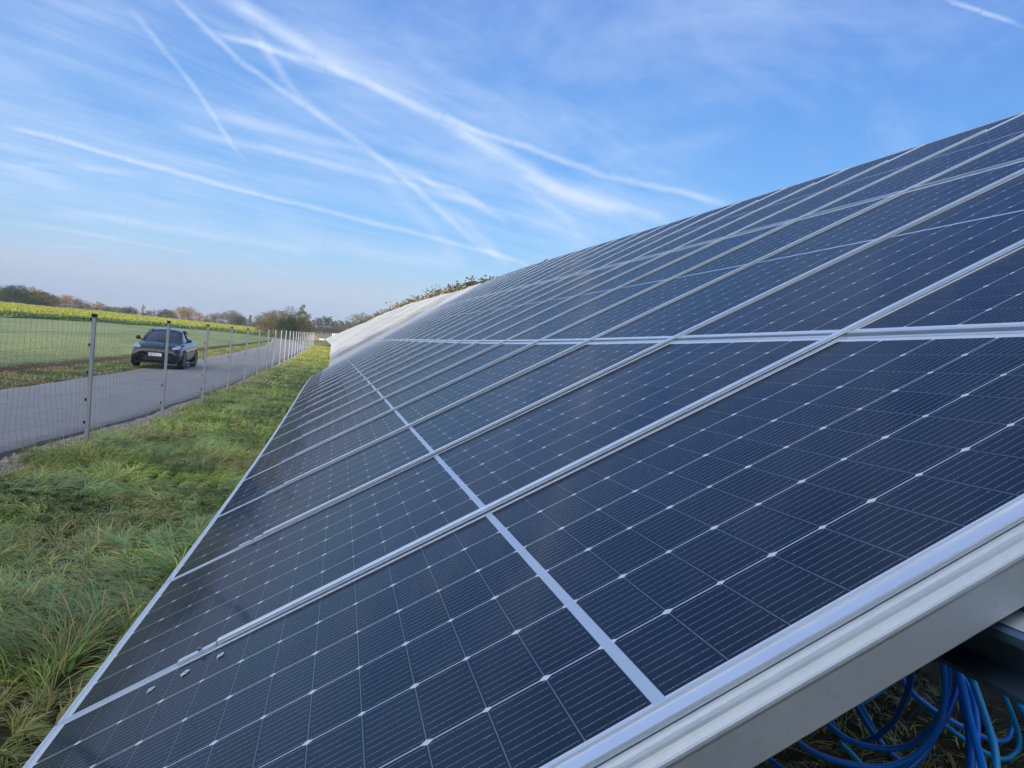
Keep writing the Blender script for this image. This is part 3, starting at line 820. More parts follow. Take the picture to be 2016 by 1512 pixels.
# ------------------------------------------------------------------ trees
def crown(seed, h, w, n, leaf, c1, c2, c3=None, base=.15, kind='round'):
    r = np.random.default_rng(seed)
    if kind == 'round':
        nc = max(14, n // 32)
        d = r.normal(size=(nc, 3)); d /= np.linalg.norm(d, axis=1)[:, None]; rad = r.random(nc) ** .5
        cz = base * h + (1 - base) * h * (.5 + .5 * d[:, 2] * rad)
        prof = np.sqrt(np.clip(1 - ((cz / h - (base + (1 - base) * .45)) / ((1 - base) * .62)) ** 2, .05, 1))
        cc = np.stack([d[:, 0] * rad * w / 2 * prof, d[:, 1] * rad * w / 2 * prof, cz], -1)
        cr = w * (.12 + .09 * r.random(nc)); cr[cz > .8 * h] *= .75
        k = r.integers(0, nc, n); off = r.normal(size=(n, 3)); off /= np.linalg.norm(off, axis=1)[:, None]; off *= (r.random(n) ** .5)[:, None]
        P = cc[k] + off * cr[k][:, None] * np.array([1.1, 1.1, .95])
        tone = .55 + .8 * r.random(nc); hue = r.random(nc)
    elif kind == 'conifer':
        nc = max(16, n // 22); t = r.random(nc) ** .7
        cz = h * (base + (1 - base) * t); rr = w / 2 * (1 - t) ** .8 * (.5 + .5 * r.random(nc)) + .05; a = r.random(nc) * 2 * PI
        cc = np.stack([np.cos(a) * rr, np.sin(a) * rr, cz - rr * .25], -1); cr = .06 * w + .10 * w * (1 - t)
        k = r.integers(0, nc, n); off = r.normal(size=(n, 3)) * .5
        P = cc[k] + off * cr[k][:, None] * np.array([1.6, 1.6, .6]); P[:, :2] *= (.35 + .65 * r.random(n))[:, None]
        tone = .6 + .7 * r.random(nc); hue = r.random(nc)
    P[:, 2] = np.clip(P[:, 2], .04 * h, h)
    a = r.normal(size=(n, 3)); a /= np.linalg.norm(a, axis=1)[:, None]; b_ = np.cross(a, r.normal(size=(n, 3))); b_ /= np.linalg.norm(b_, axis=1)[:, None] + 1e-9
    s = leaf * r.uniform(.5, 1.3, n)[:, None]
    V = np.stack([P - a * s, P - b_ * s * .6, P + a * s, P + b_ * s * .6], 1)
    c1, c2 = np.array(c1), np.array(c2); c = c1 * (1 - hue[k])[:, None] + c2 * hue[k][:, None]
    if c3 is not None: q = (hue[k] > .7)[:, None] & (r.random(n) < .8)[:, None]; c = np.where(q, np.array(c3), c)
    c = c * (tone[k] * r.uniform(.7, 1.25, n))[:, None]
    return npmesh('crown', V.reshape(-1, 3), np.arange(4 * n).reshape(n, 4), M_LEAF, c)
def trunk(seed, h, w, kind='round'):
    r = random.Random(seed); mb = MB(); R = h * .022
    if kind == 'conifer':
        mb.tube([(0, 0, -.3), (0, 0, h * .5), (0, 0, h * .97)], R, 5, rs=[R, R * .7, R * .12])
    else:
        mb.tube([(0, 0, -.3), (.02 * h, 0, h * .3), (0, .02 * h, h * .6), (.01 * h, 0, h * .85)], R, 6, rs=[R * 1.2, R, R * .6, R * .2])
        for i in range(7):
            a = r.random() * 2 * PI; z = h * r.uniform(.18, .6); l = w * r.uniform(.3, .48)
            mb.tube([(0, 0, z), (math.cos(a) * l * .5, math.sin(a) * l * .5, z + l * .5), (math.cos(a) * l, math.sin(a) * l, z + l * r.uniform(.6, 1.1))], R, 5, rs=[R * .5, R * .3, R * .1])
    return mb.mesh('trunk', M_BARK)
G1, G2 = (.026, .044, .015), (.056, .076, .022)
OL, YG = (.12, .125, .035), (.19, .17, .04)
OR1, OR2 = (.36, .17, .06), (.44, .23, .09)
BR1, BR2 = (.14, .085, .045), (.24, .14, .06)
GRY = (.11, .11, .07)
KINDS = {
    'dark': lambda s: (crown(s, 1, 1.0, 5200, .017, G1, G2, None, .08), trunk(s, 1, 1.0)),
    'mixed': lambda s: (crown(s, 1, .95, 5200, .017, G2, BR2, OL, .08), trunk(s, 1, .95)),
    'gold': lambda s: (crown(s, 1, .9, 3200, .016, YG, BR2, OR1, .10), trunk(s, 1, .9)),
    'orange': lambda s: (crown(s, 1, .8, 2600, .018, OR1, OR2, BR2, .08), trunk(s, 1, .8)),
    'brown': lambda s: (crown(s, 1, .85, 3200, .015, BR1, BR2, OL, .06), trunk(s, 1, .85)),
    'bare': lambda s: (crown(s, 1, .7, 900, .016, BR1, GRY, None, .15), trunk(s, 1, .8)),
    'poplar': lambda s: (crown(s, 1, .32, 900, .022, OR1, OR2, None, .08), trunk(s, 1, .3)),
    'olive': lambda s: (crown(s, 1, .85, 4000, .015, G2, YG, OL, .08), trunk(s, 1, .85)),
    'pine': lambda s: (crown(s, 1, .34, 900, .026, (.035, .062, .030), (.055, .085, .035), None, .12, 'conifer'), trunk(s, 1, .3, 'conifer')),
    'larch': lambda s: (crown(s, 1, .34, 700, .024, (.14, .12, .04), (.20, .15, .05), None, .12, 'conifer'), trunk(s, 1, .3, 'conifer')),
    'openpine': lambda s: (crown(s, 1, .55, 700, .026, (.09, .115, .035), (.15, .15, .05), None, .35, 'round'), trunk(s, 1, .6)),
}
LIB = {}
def tree_mesh(kind, var):
    k = (kind, var)
    if k not in LIB: LIB[k] = KINDS[kind](hash_(kind) + var * 13)
    return LIB[k]
def hash_(s): return sum(ord(c) * (i + 3) for i, c in enumerate(s))
treecount = 0
def tree(kind, x, y, h, wscale=1.0, label='', group=None, name='tree', cat='tree', z=None):
    global treecount
    treecount += 1
    cm, tm = tree_mesh(kind, treecount % 3)
    zz = float(gz(x, y)) if z is None else z
    e = empty(name, (x, y, zz), random.uniform(0, 6.28)); e.scale = (h * wscale, h * wscale, h)
    tag(e, label, cat, group)
    link('trunk', tm, e); link('crown', cm, e)
    return e
ORD = ['first', 'second', 'third', 'fourth', 'fifth', 'sixth', 'seventh', 'eighth', 'ninth', 'tenth', 'eleventh', 'twelfth', 'thirteenth', 'fourteenth', 'fifteenth', 'sixteenth',
       'seventeenth', 'eighteenth', 'nineteenth', 'twentieth']
def ordn(i):
    if i < 20: return ORD[i]
    if i < 30: return 'twentieth' if i == 19 else 'twenty-' + ORD[i - 20] if i != 29 else 'thirtieth'
    return 'thirty-' + ORD[i - 30]
def skyline(px, py, Y): p = at(px, py, Y); return p
CW = {'dark': 'dark green', 'mixed': 'green and brown', 'gold': 'golden', 'orange': 'orange autumn', 'brown': 'thin brown', 'bare': 'nearly bare', 'poplar': 'slim orange',
      'olive': 'olive green', 'pine': 'dark conifer', 'larch': 'yellowing larch', 'openpine': 'open-crowned'}
def at_px(kind, px, top, Y, ws, label, group, name='tree', cat='tree'):
    p = at(px, top, Y); z = float(gz(p[0], Y)); h = max(p[2] - z, 1.5)
    return tree(kind, p[0], Y, h, ws, label, group, name, cat)
# dark wood at the left
LW = [('dark', -55, 577, 235), ('dark', -28, 570, 240), ('mixed', 2, 572, 236), ('dark', 18, 565, 240), ('dark', 34, 562, 236), ('mixed', 50, 571, 244), ('gold', 66, 566, 238), ('dark', 80, 574, 240),
      ('mixed', 93, 578, 236), ('brown', 106, 584, 240), ('dark', 10, 585, 228), ('dark', 45, 584, 227), ('dark', 78, 588, 228), ('mixed', 98, 592, 229), ('dark', -18, 583, 228), ('dark', 62, 586, 229)]
lw = sorted(LW, key=lambda q: q[1])
for i, (k, px, tp, Y) in enumerate(lw):
    at_px(k, px, tp - 2, Y, 1.6, f'{CW[k]} tree, {ordn(i)} from the left in the dark wood behind the yellow field', 'trees of the wood at the left')
# long hazy autumn line
AL = [('brown', 116, 590), ('gold', 128, 583), ('orange', 138, 582), ('brown', 150, 592), ('brown', 160, 589), ('mixed', 172, 600), ('bare', 181, 598), ('orange', 192, 596), ('gold', 201, 600), ('dark', 213, 606),
      ('brown', 224, 604), ('olive', 234, 606), ('mixed', 245, 608), ('dark', 256, 606), ('brown', 267, 612), ('poplar', 282, 599), ('brown', 294, 612), ('bare', 305, 610), ('gold', 316, 616), ('dark', 328, 611),
      ('mixed', 338, 614), ('orange', 360, 604), ('gold', 372, 606), ('orange', 393, 617), ('bare', 408, 622), ('brown', 424, 616), ('bare', 438, 614), ('mixed', 458, 614), ('brown', 468, 618), ('dark', 476, 626), ('pine', 493, 623), ('brown', 506, 630)]
for i, (k, px, tp) in enumerate(AL):
    at_px(k, px, tp - 3, 330 + (i * 37 % 40) - .12 * px, 1.6 if k not in ('poplar', 'pine') else 1.1, f'{CW[k]} tree, {ordn(i)} from the left in the hazy line behind the yellow field', 'trees of the hazy autumn line')
# low bushes filling the foot of that line
for i in range(26):
    px = 112 + i * 15.5; at_px(['brown', 'mixed', 'olive', 'dark'][i % 4], px, 606 + .062 * (px - 112) + (i * 7 % 5) + 4, 318, 2.4,
                              f'{CW[["brown", "mixed", "olive", "dark"][i % 4]]} bush, {ordn(i)} from the left at the foot of the hazy tree line', 'bushes below the hazy line', 'bush', 'bush')
# group by the bend of the road
MG = [('mixed', 524, 616, 172, 1.1), ('brown', 538, 610, 168, 1.15), ('mixed', 552, 613, 164, 1.15), ('olive', 574, 604, 168, 1.3), ('dark', 584, 622, 160, 1.4), ('dark', 566, 626, 160, 1.3), ('mixed', 598, 626, 160, 1.1), ('openpine', 601, 601, 170, .75)]
ML = ['brownish bushy tree at the left end of the group by the road bend', 'brown round tree, second in the group by the road bend', 'rust and green tree in the middle of the group by the road bend',
      'tall olive green tree with yellow top in the group by the road bend', 'dark green low tree right of the middle of the group by the road bend', 'dark green low tree left of the middle of the group by the road bend',
      'dark low tree at the right foot of the group by the road bend', 'open-crowned pine standing tallest at the right end of the group by the road bend']
for (k, px, tp, Y, ws), l in zip(MG, ML): at_px(k, px, tp, Y, ws, l, 'tree group by the road bend')
# distant conifer forest
for i in range(38):
    px = 607 + i * 3.7; tp = np.interp(px, [607, 628, 632, 652, 656, 700, 745], [630, 624, 622, 622, 629, 632, 640]) + (i * 5 % 4)
    k = 'pine' if i % 4 else 'larch'
    at_px(k, px, tp, 395 + (i * 17 % 30), 1.05, f'{"dark" if k == "pine" else "yellowish"} conifer, {ordn(i)} from the left in the distant blue forest', 'conifers of the distant forest', 'conifer')
for i in range(16):
    px = 604 + i * 8.6; at_px('brown' if i % 2 else 'mixed', px, 641 + (i % 3), 385, 2.2, f'{"brown" if i % 2 else "green"} shrub, {ordn(i)} from the left below the distant forest', 'shrubs below the distant forest', 'bush', 'bush')
# trees behind the white tables
RT = [(700, 634, 290), (712, 617, 280), (722, 622, 260), (734, 626, 240), (748, 618, 230), (760, 613, 225), (772, 612, 210), (784, 606, 200), (796, 603, 190), (808, 592, 180), (822, 592, 172), (836, 586, 165), (848, 582, 158),
      (862, 574, 150), (876, 575, 145), (890, 572, 138), (904, 562, 132), (916, 558, 128), (928, 557, 124), (940, 556, 120), (952, 552, 116), (964, 545, 112), (976, 548, 108), (1079, 512, 94)]
RK = ['bare', 'olive', 'brown', 'mixed', 'openpine', 'brown', 'mixed', 'gold', 'brown', 'pine', 'olive', 'mixed', 'gold', 'larch', 'mixed', 'openpine', 'olive', 'gold', 'pine', 'olive', 'mixed', 'larch', 'olive', 'larch']
for i, (px, tp, Y) in enumerate(RT):
    k = RK[i]
    at_px(k, px, tp - (2 if px > 790 else 2), Y, 1.35 if k not in ('pine', 'larch') else (1.3 if px < 1000 else .55), f'{CW[k]} tree, {ordn(i)} from the left in the row behind the solar tables', 'trees behind the solar tables')

# wood behind the camera: it throws the long morning shade over the near ground
def shade_wood():
    r = np.random.default_rng(77); n = 60000
    xb = r.uniform(-115, 34, n); yb_ = -22 + r.normal(0, 4, n)
    topz = np.interp(xb, [-115, -42, -30, 22], [8.6, 9.6, 12.6, 12.6]) + 2.4 * fbm(xb, xb * 0, .16, 5); z = gz(xb, yb_) + topz * r.random(n) ** .8
    P = np.stack([xb, yb_, z], -1); s = r.uniform(.35, .85, n)[:, None]
    a = r.normal(size=(n, 3)); a /= np.linalg.norm(a, axis=1)[:, None]; b_ = np.cross(a, r.normal(size=(n, 3))); b_ /= np.linalg.norm(b_, axis=1)[:, None]
    V = np.stack([P - a * s, P - b_ * s * .7, P + a * s, P + b_ * s * .7], 1)
    c = np.array([.06, .08, .03]) * r.uniform(.6, 1.6, n)[:, None]
    return V.reshape(-1, 3), np.arange(4 * n).reshape(n, 4), c
V, Q, K = shade_wood()
o = link('woodland', npmesh('woodland', V, Q, M_LEAF, K)); tag(o, 'dense wood standing behind the viewer', 'woodland', kind='stuff')

# ------------------------------------------------------------------ car
def build_car(loc, rz):
    root = empty('parked_car', loc, rz)
    tag(root, 'dark grey blue hatchback car with white number plate on the road', 'car')
    paint = mat('car_paint', (.006, .008, .012), .25, .2, .5, Coat_Weight=.55, Coat_Roughness=.05)[0]
    glass = mat('car_glass', (.020, .032, .045), .05, 0, .9)[0]
    trim = mat('car_trim', (.010, .010, .011), .45)[0]
    rubber = mat('tyre_rubber', (.014, .014, .014), .8)[0]
    alloy = mat('alloy_rim', (.42, .44, .46), .3, .8)[0]
    # local: x across, y along (front at 0, rear +), z up
    def loft(st, ring, closed_ring=True, caps=True):
        V = []; n = None
        for s in st:
            r = ring(*s); n = len(r); V += r
        Fc = []
        for i in range(len(st) - 1):
            for j in range(n if closed_ring else n - 1):
                a = i * n + j; b_ = i * n + (j + 1) % n
                Fc.append((a, b_, b_ + n, a + n))
        if caps: Fc.append(tuple(reversed(range(n)))); Fc.append(tuple((len(st) - 1) * n + j for j in range(n)))
        return V, Fc
    def ring(y, zb, wb, w, zm, ws, zs, zt):
        half = [(0, zb), (wb * .7, zb), (wb, zb + .03), (w, (zb + zm) / 2), (w, zm), (ws + (w - ws) * .55, zm + (zs - zm) * .62), (ws, zs), (ws * .55, zt - (zt - zs) * .18), (0, zt)]
        r = [(x, y, z) for x, z in half] + [(-x, y, z) for x, z in reversed(half[1:-1])]
        return r
    body = [(0.00, .34, .50, .60, .52, .46, .62, .645), (.03, .27, .66, .76, .52, .58, .68, .705), (.10, .21, .78, .87, .54, .66, .745, .775), (.28, .18, .82, .925, .58, .72, .83, .865), (.55, .17, .84, .945, .62, .755, .90, .935),
            (.95, .17, .86, .958, .66, .78, .955, .985), (1.35, .17, .86, .960, .68, .80, .985, 1.01), (1.9, .17, .86, .958, .70, .81, .99, 1.01), (2.9, .17, .86, .958, .72, .81, 1.01, 1.02), (3.7, .18, .86, .960, .74, .81, 1.03, 1.05),
            (4.2, .22, .84, .95, .76, .78, 1.05, 1.08), (4.5, .27, .80, .90, .76, .72, 1.04, 1.08), (4.66, .36, .70, .82, .74, .62, .96, .98), (4.70, .45, .60, .70, .74, .52, .88, .90)]
    Vb, Fb = loft(body, ring); me = MB().add(Vb, Fb)
    bo = me.build('body', paint, root, True)
    sm = bo.modifiers.new('s', 'SUBSURF'); sm.levels = 1; sm.render_levels = 2
    # cabin: dark glass hull, painted roof and pillars over it
    def cab(y, w0, z0, w1, z1):
        return [(-w0, y, z0), (-(w0 * .35 + w1 * .65), y, z0 + (z1 - z0) * .62), (-w1, y, z1 - .04), (-w1 * .6, y, z1 + .012), (0, y, z1 + .030), (w1 * .6, y, z1 + .012), (w1, y, z1 - .04), ((w0 * .35 + w1 * .65), y, z0 + (z1 - z0) * .62), (w0, y, z0)]
    cst = [(1.22, .72, .97, .70, .985), (1.5, .76, .98, .68, 1.16), (1.8, .77, .98, .63, 1.31), (2.05, .77, .98, .575, 1.405), (2.5, .77, .99, .555, 1.455), (3.0, .77, 1.0, .545, 1.455), (3.5, .76, 1.0, .53, 1.40), (4.0, .73, 1.02, .52, 1.26), (4.45, .67, 1.03, .56, 1.10)]
    Vc, Fc = loft(cst, cab, False, False); MB().add(Vc, Fc).build('windows', glass, root, True)
    rst = [(1.98, .77, .98, .59, 1.398), (2.1, .77, .98, .58, 1.425), (2.5, .77, .99, .562, 1.464), (3.0, .77, 1.0, .552, 1.464), (3.5, .76, 1.0, .536, 1.409), (3.85, .74, 1.02, .53, 1.325)]
    def roofring(*s): r = cab(*s); return r[2:7]
    Vr, Fr = loft(rst, roofring, False, False); MB().add(Vr, Fr).build('roof', paint, root, True)
    for sg in (-1, 1):
        mb = MB(); mb.tube([(sg * .745, 1.20, .98), (sg * .70, 1.5, 1.155), (sg * .64, 1.8, 1.305), (sg * .588, 2.05, 1.39), (sg * .567, 2.5, 1.435), (sg * .556, 3.0, 1.435), (sg * .54, 3.5, 1.375), (sg * .535, 4.0, 1.235), (sg * .58, 4.4, 1.10)], .026, 6)
        mb.tube([(sg * .775, 2.62, 1.0), (sg * .64, 2.68, 1.30), (sg * .575, 2.72, 1.42)], .030, 5)
        mb.build('pillar', trim if False else paint, root, True)
        mi = MB(); mi.tube([(sg * .84, 1.62, 1.0), (sg * .93, 1.60, 1.03)], .025, 6)
        mi.tube([(sg * .90, 1.55, 1.06), (sg * .93, 1.54, 1.075), (sg * 1.03, 1.57, 1.07), (sg * 1.06, 1.60, 1.06)], .07, 8, rs=[.05, .078, .068, .035]); mi.build('wing_mirror', trim, root, True)
        # headlamp: swept wedge on the wing
        hl = [(sg * .50, .165, .735), (sg * .66, .15, .715), (sg * .80, .22, .735), (sg * .885, .46, .80), (sg * .80, .56, .885), (sg * .72, .40, .85)]
        cx = sum(p[0] for p in hl) / 6; cy = sum(p[1] for p in hl) / 6 - .02; cz = sum(p[2] for p in hl) / 6 + .012
        hv = [(x * 1.005, y - .05, z + .018) for x, y, z in hl] + [(cx, cy - .05, cz + .02)]
        hb = MB().add(hv + [(x * .96, y + .05, z - .03) for x, y, z in hl], [(i, (i + 1) % 6, 6) if sg > 0 else ((i + 1) % 6, i, 6) for i in range(6)] + [(i, i + 7, (i + 1) % 6 + 7, (i + 1) % 6) for i in range(6)])
        hb.build('headlight', mat('headlight_glass', (.30, .35, .42), .12, .1, .8)[0], root)
        for yy in (.92, 3.80):
            wx = sg * .845
            t = MB(); N = 28; prof = [(-.11, .22), (-.115, .30), (-.095, .335), (.095, .335), (.115, .30), (.11, .22)]
            for i in range(N):
                a = i * 2 * PI / N
                t.v += [(p, math.cos(a) * r_, math.sin(a) * r_) for p, r_ in prof]
            for i in range(N):
                for j in range(5): t.f.append((i * 6 + j, i * 6 + j + 1, ((i + 1) % N) * 6 + j + 1, ((i + 1) % N) * 6 + j))
            e = empty('wheel'); e.parent = root; e.location = (wx, yy, .335)
            t.build('tyre', rubber, e, True)
            rim = MB(); rim.tube([(sg * .06, 0, 0), (sg * .11, 0, 0)], .05, 12)
            rim.tube([(sg * .085, math.cos(a * PI / 12) * .225, math.sin(a * PI / 12) * .225) for a in range(25)], .014, 6)
            for s5 in range(10):
                a = s5 * 2 * PI / 10; rim.tube([(sg * .10, math.cos(a) * .04, math.sin(a) * .04), (sg * .085, math.cos(a + .12) * .22, math.sin(a + .12) * .22)], .016, 4)
            rim.build('rim', alloy, e, True)
            dk = MB().tube([(-.08, 0, 0), (.05 * sg, 0, 0)], .215, 20); dk.build('brake_disc', trim, e)
            ar = MB(); ar.tube([(sg * .952, yy + math.cos(a * PI / 10) * .375, .335 + math.sin(a * PI / 10) * .375) for a in range(-1, 12)], .022, 6); ar.build('wheel_arch', trim, root, True)
            ab = MB(); n_ = 16; ab.add([(sg * .9625, yy, .335)] + [(sg * .9625, yy + math.cos(i * PI / n_) * .365, .335 + math.sin(i * PI / n_) * .365) for i in range(-1, n_ + 2)], [(0, i, i + 1) for i in range(1, n_ + 3)])
            ab.box(sg * .955 - .012, sg * .955 + .006, yy - .365, yy + .365, .12, .335)
            ab.build('wheel_well', trim, root)
        MB().box(sg * .955 - .015, sg * .955 + .015, 1.3, 3.4, .15, .235).build('sill', trim, root)
    # front: upper slot, lower grille, splitter
    def arc(z0, z1, hw, y0, dip, name, m, n=10, proud=.0):
        vs = []
        for i in range(n + 1):
            t = -1 + 2 * i / n; x = t * hw; yy = y0 + dip * t * t + .10 * t ** 4 - proud
            vs += [(x, yy, z0 + .02 * t * t), (x, yy, z1 - .035 * t * t)]
        k = len(vs); vs += [(x, y + .08, z) for x, y, z in vs]
        fs = []
        for i in range(n):
            a = 2 * i; fs += [(a, a + 2, a + 3, a + 1), (a + 1, a + 3, a + 3 + k, a + 1 + k), (a, a + k, a + 2 + k, a + 2)]
        fs += [(0, 1, 1 + k, k), (2 * n, 2 * n + k, 2 * n + 1 + k, 2 * n + 1)]
        return MB().add(vs, fs).build(name, m, root)
    arc(.565, .625, .62, -.035, .07, 'upper_grille', trim)
    arc(.30, .435, .74, -.03, .09, 'lower_grille', trim)
    arc(.19, .25, .80, -.035, .10, 'front_splitter', trim)
    arc(.445, .462, .70, -.045, .08, 'bumper_reflection_strip', mat('bumper_reflection', (.20, .21, .23), .4, .3)[0])  # paler strip: ground reflection in the bumper paint, put into its colour
    # emblem on the bonnet edge: small silver T-like mark
    em = MB().box(-.045, .045, -.012, .002, .672, .684).box(-.009, .009, -.012, .002, .628, .674)
    e = em.build('emblem', alloy, root); e.location = (0, .02, .025)
    # number plate
    pl = MB().box(-.26, .26, -.075, -.06, .468, .578).build('number_plate', mat('plate_white', (.75, .76, .76), .4)[0], root)
    MB().box(-.2595, -.215, -.0775, -.0752, .470, .576).build('euro_band', mat('plate_blue', (.01, .06, .35), .4)[0], pl)
    fc = bpy.data.curves.new('plate_text', 'FONT'); fc.body = 'EB-PV 117'; fc.size = .108; fc.extrude = .0005; fc.align_x = 'CENTER'
    to = bpy.data.objects.new('plate_text', fc); C.objects.link(to)
    bpy.context.view_layer.update()
    tm = bpy.data.meshes.new_from_object(to.evaluated_get(bpy.context.evaluated_depsgraph_get())); bpy.data.objects.remove(to)
    tm.materials.clear(); tm.materials.append(M_BLACK)
    tx = link('plate_text', tm, pl); tx.rotation_euler = (PI / 2, 0, 0); tx.location = (.02, -.0762, .486); tx.scale = (.86, 1, 1)
    root.scale = (1, 1, 1.07)
    return root
car_y = 33.2; car_x = -6.72
build_car((car_x, car_y, float(gz(car_x, car_y)) + .055), math.radians(0.5))

# ------------------------------------------------------------------ blue cables under the table end
def cabm(name, c, r=.35): return mat(name, c, r, 0, .5)[0]
CB, CD, CC = cabm('cable_bright_blue', (.006, .22, .95)), cabm('cable_deep_blue', (.004, .12, .62)), cabm('cable_cyan_blue', (.006, .34, .80))
CAB = [
    (CB, .0062, 1.30, 1.22, [(200, 1030), (250, 1070), (350, 1150), (500, 1220), (700, 1275), (950, 1290), (1130, 1230), (1250, 1140), (1340, 1000), (1390, 860), (1405, 640), (1375, 430), (1330, 330)]),
    (CB, .0062, 1.42, 1.26, [(440, 880), (480, 930), (560, 1010), (680, 1090), (850, 1140), (1050, 1145), (1200, 1090), (1320, 960), (1400, 820), (1430, 640), (1420, 480), (1380, 340)]),
    (CD, .0066, 1.50, 1.36, [(730, 1112), (880, 1060), (1000, 950), (1090, 790), (1140, 640), (1145, 530), (1120, 420)]),
    (CD, .0062, 1.60, 1.60, [(690, 750), (720, 810), (800, 950), (900, 1090), (1020, 1210), (1160, 1320)]),
    (CC, .0062, 1.62, 1.66, [(740, 760), (760, 805), (830, 940), (880, 1030), (960, 1170)]),
    (CC, .0062, 1.60, 1.60, [(600, 1100), (630, 1130), (700, 1200), (800, 1310)]),
    (CC, .0062, 1.60, 1.70, [(560, 850), (640, 835), (760, 790), (860, 740), (960, 660), (1000, 560)]),
    (CB, .0062, 1.55, 1.70, [(1020, 540), (1060, 590), (1150, 710), (1250, 800), (1380, 890), (1500, 960), (1640, 1030), (1780, 1090), (1880, 1080), (1920, 1000), (1930, 940)]),
    (CC, .0062, 1.60, 1.66, [(1100, 640), (1130, 700), (1230, 800), (1330, 900), (1450, 1000), (1560, 1080), (1700, 1170), (1850, 1230), (1950, 1180), (1980, 1080), (1930, 900), (1850, 720), (1750, 580), (1650, 450), (1540, 310)]),
    (CC, .0068, 1.30, 1.16, [(1450, 320), (1480, 370), (1580, 540), (1640, 680), (1700, 850), (1750, 1000), (1790, 1150), (1810, 1330)]),
    (CB, .0070, 1.34, 1.14, [(1400, 350), (1430, 400), (1500, 560), (1560, 740), (1610, 960), (1660, 1150), (1710, 1330)]),
    (CB, .0062, 1.40, 1.24, [(1360, 330), (1390, 380), (1470, 500), (1560, 640), (1620, 760), (1650, 920), (1655, 1080), (1640, 1330)]),
    (CD, .0068, 1.40, 1.20, [(1480, 480), (1500, 560), (1520, 700), (1570, 900), (1600, 1100), (1600, 1330)]),
    (CC, .0060, 1.40, 1.24, [(1560, 260), (1620, 330), (1720, 440), (1820, 560), (1900, 680), (1960, 780), (2060, 930)]),
    (CB, .0062, 1.40, 1.34, [(-20, 1170), (20, 1200), (90, 1260), (200, 1340)]),
    (CC, .0060, 1.50, 1.60, [(490, 860), (520, 900), (560, 990), (640, 1080)]),
    (CD, .0064, 1.26, 1.34, [(1100, 1330), (1240, 1200), (1330, 1050), (1420, 900), (1490, 720), (1500, 560), (1460, 380)]),
]
CLN = {id(CB): 'bright blue cable', id(CD): 'deep blue cable', id(CC): 'greenish blue cable'}
def spline(p, k=6):
    out = []; n = len(p)
    for i in range(n - 1):
        a, b_, c_, d_ = p[max(i - 1, 0)], p[i], p[i + 1], p[min(i + 2, n - 1)]
        for j in range(k):
            t = j / k; out.append(.5 * (2 * b_ + (c_ - a) * t + (2 * a - 5 * b_ + 4 * c_ - d_) * t * t + (3 * b_ - a - 3 * c_ + d_) * t ** 3))
    out.append(p[-1]); return out
where = ['in the widest loop, lowest in the bundle', 'in the second wide loop of the bundle', 'curving down to the left behind the two wide loops', 'running straight down between the loops at the left', 'beside the straight deep blue one at the left',
         'short piece near the soil below the wide loops', 'arching just below the beam at the left', 'running from the beam down to the right behind the bundle', 'in the large far loop at the right', 'hanging straight at the right side of the bundle',
         'hanging straight in the middle of the bundle', 'hanging just right of the middle of the bundle', 'hanging straight and thick behind the middle of the bundle', 'outermost at the right, leaving the picture', 'short piece at the far left under the beam',
         'short piece beside the left end of the second wide loop', 'leaving the bundle down to the left, inside the widest loop']
for (m, r, d0, d1, pts), wh in zip(CAB, where):
    n = len(pts); P = []
    for i, (cx, cy) in enumerate(pts):
        px, py = 1500 + cx / 3.907, 1180 + cy / 3.907; d = d0 + (d1 - d0) * i / (n - 1)
        q = MR @ np.array([(px - 1008) / F * d, (py - 756) / F * d, d]); P.append(Vector(q))
    P = spline(P)
    o = MB().tube(P, r * .86, 10).build('cable', m, None, True)
    tag(o, f'{CLN[id(m)]} {wh}', 'cable', 'blue cables hanging under the table end')

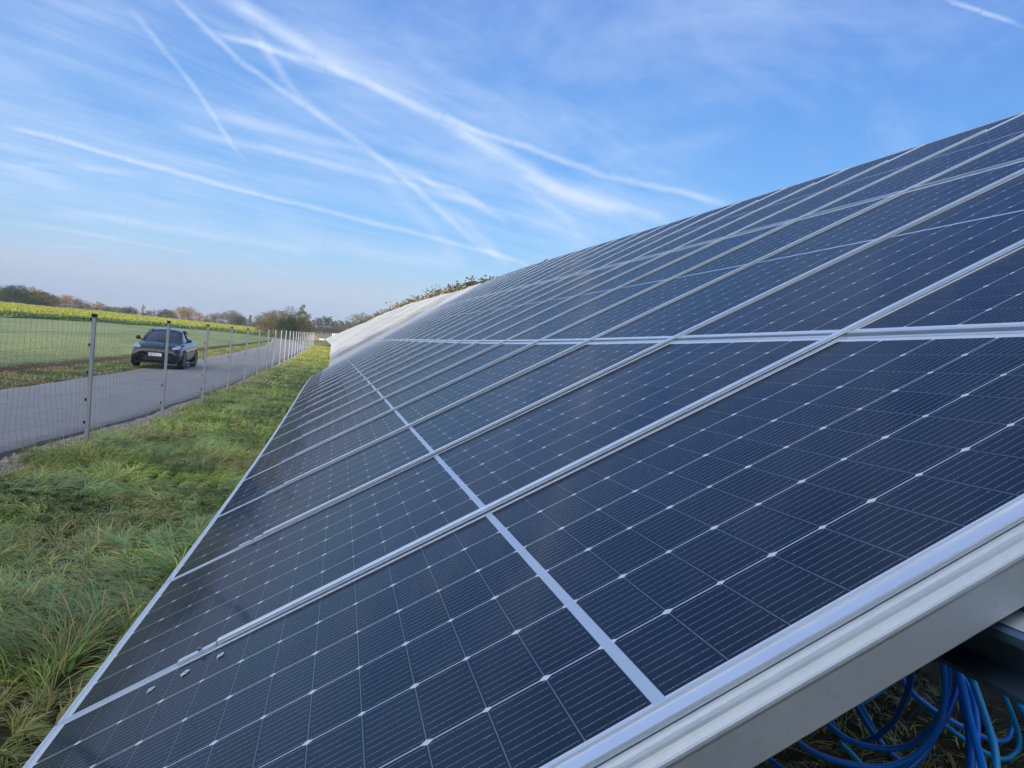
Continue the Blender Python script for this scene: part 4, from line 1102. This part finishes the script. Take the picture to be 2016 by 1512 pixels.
# ------------------------------------------------------------------ small far things
def far_thing(name, label, cat, mbs, Y, px, py):
    p = at(px, py, Y); z = float(gz(p[0], Y)); e = empty(name, (p[0], Y, z)); tag(e, label, cat)
    for nm, mb, m in mbs: link(nm, mb.mesh(nm, m), e)
    return e
WHT = mat('white_plastic', (.7, .7, .68), .6)[0]; RED = mat('red_paint', (.5, .08, .05), .6)[0]; TAN = noisy('tan_soil', (.30, .20, .14), (.42, .3, .22), 2, .9)
mb1 = MB().box(-.45, .45, -.05, .05, .7, .95); mb2 = MB().box(-.4, -.33, -.2, .2, 0, .75).box(.33, .4, -.2, .2, 0, .75)
far_thing('barrier', 'small red and white barrier at the far end of the fence', 'barrier', [('board', mb1, WHT), ('leg', mb2, RED)], 150, 634, 664)
heap = MB(); n = 12
for i in range(3):
    rr = [3.2, 2.0, .7][i]; heap.v += [(math.cos(a * 2 * PI / n) * rr * (1 + .15 * math.sin(a * 5)), math.sin(a * 2 * PI / n) * rr * .7, i * .55) for a in range(n)]
for i in range(2): heap.f += [(i * n + a, i * n + (a + 1) % n, (i + 1) * n + (a + 1) % n, (i + 1) * n + a) for a in range(n)]
heap.f.append(tuple(2 * n + a for a in range(n)))
h = heap.build('soil_heap', TAN); h.location = (*at(614, 655, 190)[:2], float(gz(-5, 190))); tag(h, 'reddish heap of soil behind the far end of the fence', 'soil heap')
ft = MB()
for k in range(9): ft.box(k * .5 - 2.2, k * .5 - 1.95, -.03, .03, .05, 1.9 + .05 * k)
ft.box(-2.3, 2.4, -.06, -.03, 1.55, 1.7)
far_thing('slatted_gate', 'pale slatted panel standing beyond the white tables', 'gate', [('slat_panel', ft, WHT)], 205, 672, 655)

# ------------------------------------------------------------------ haze
hz = MB().box(-870, 870, -64, 890, -22, 24).build('haze', None)
hz.data.materials.clear()
hm = bpy.data.materials.new('haze'); hm.use_nodes = True; nt = hm.node_tree; nt.nodes.clear()
out = nt.nodes.new('ShaderNodeOutputMaterial'); pv = nt.nodes.new('ShaderNodeVolumePrincipled')
pv.inputs['Color'].default_value = (.62, .78, 1.0, 1); pv.inputs['Density'].default_value = .00032; pv.inputs['Anisotropy'].default_value = 0.0
nt.links.new(pv.outputs[0], out.inputs['Volume']); hz.data.materials.append(hm); tag(hz, kind='stuff')
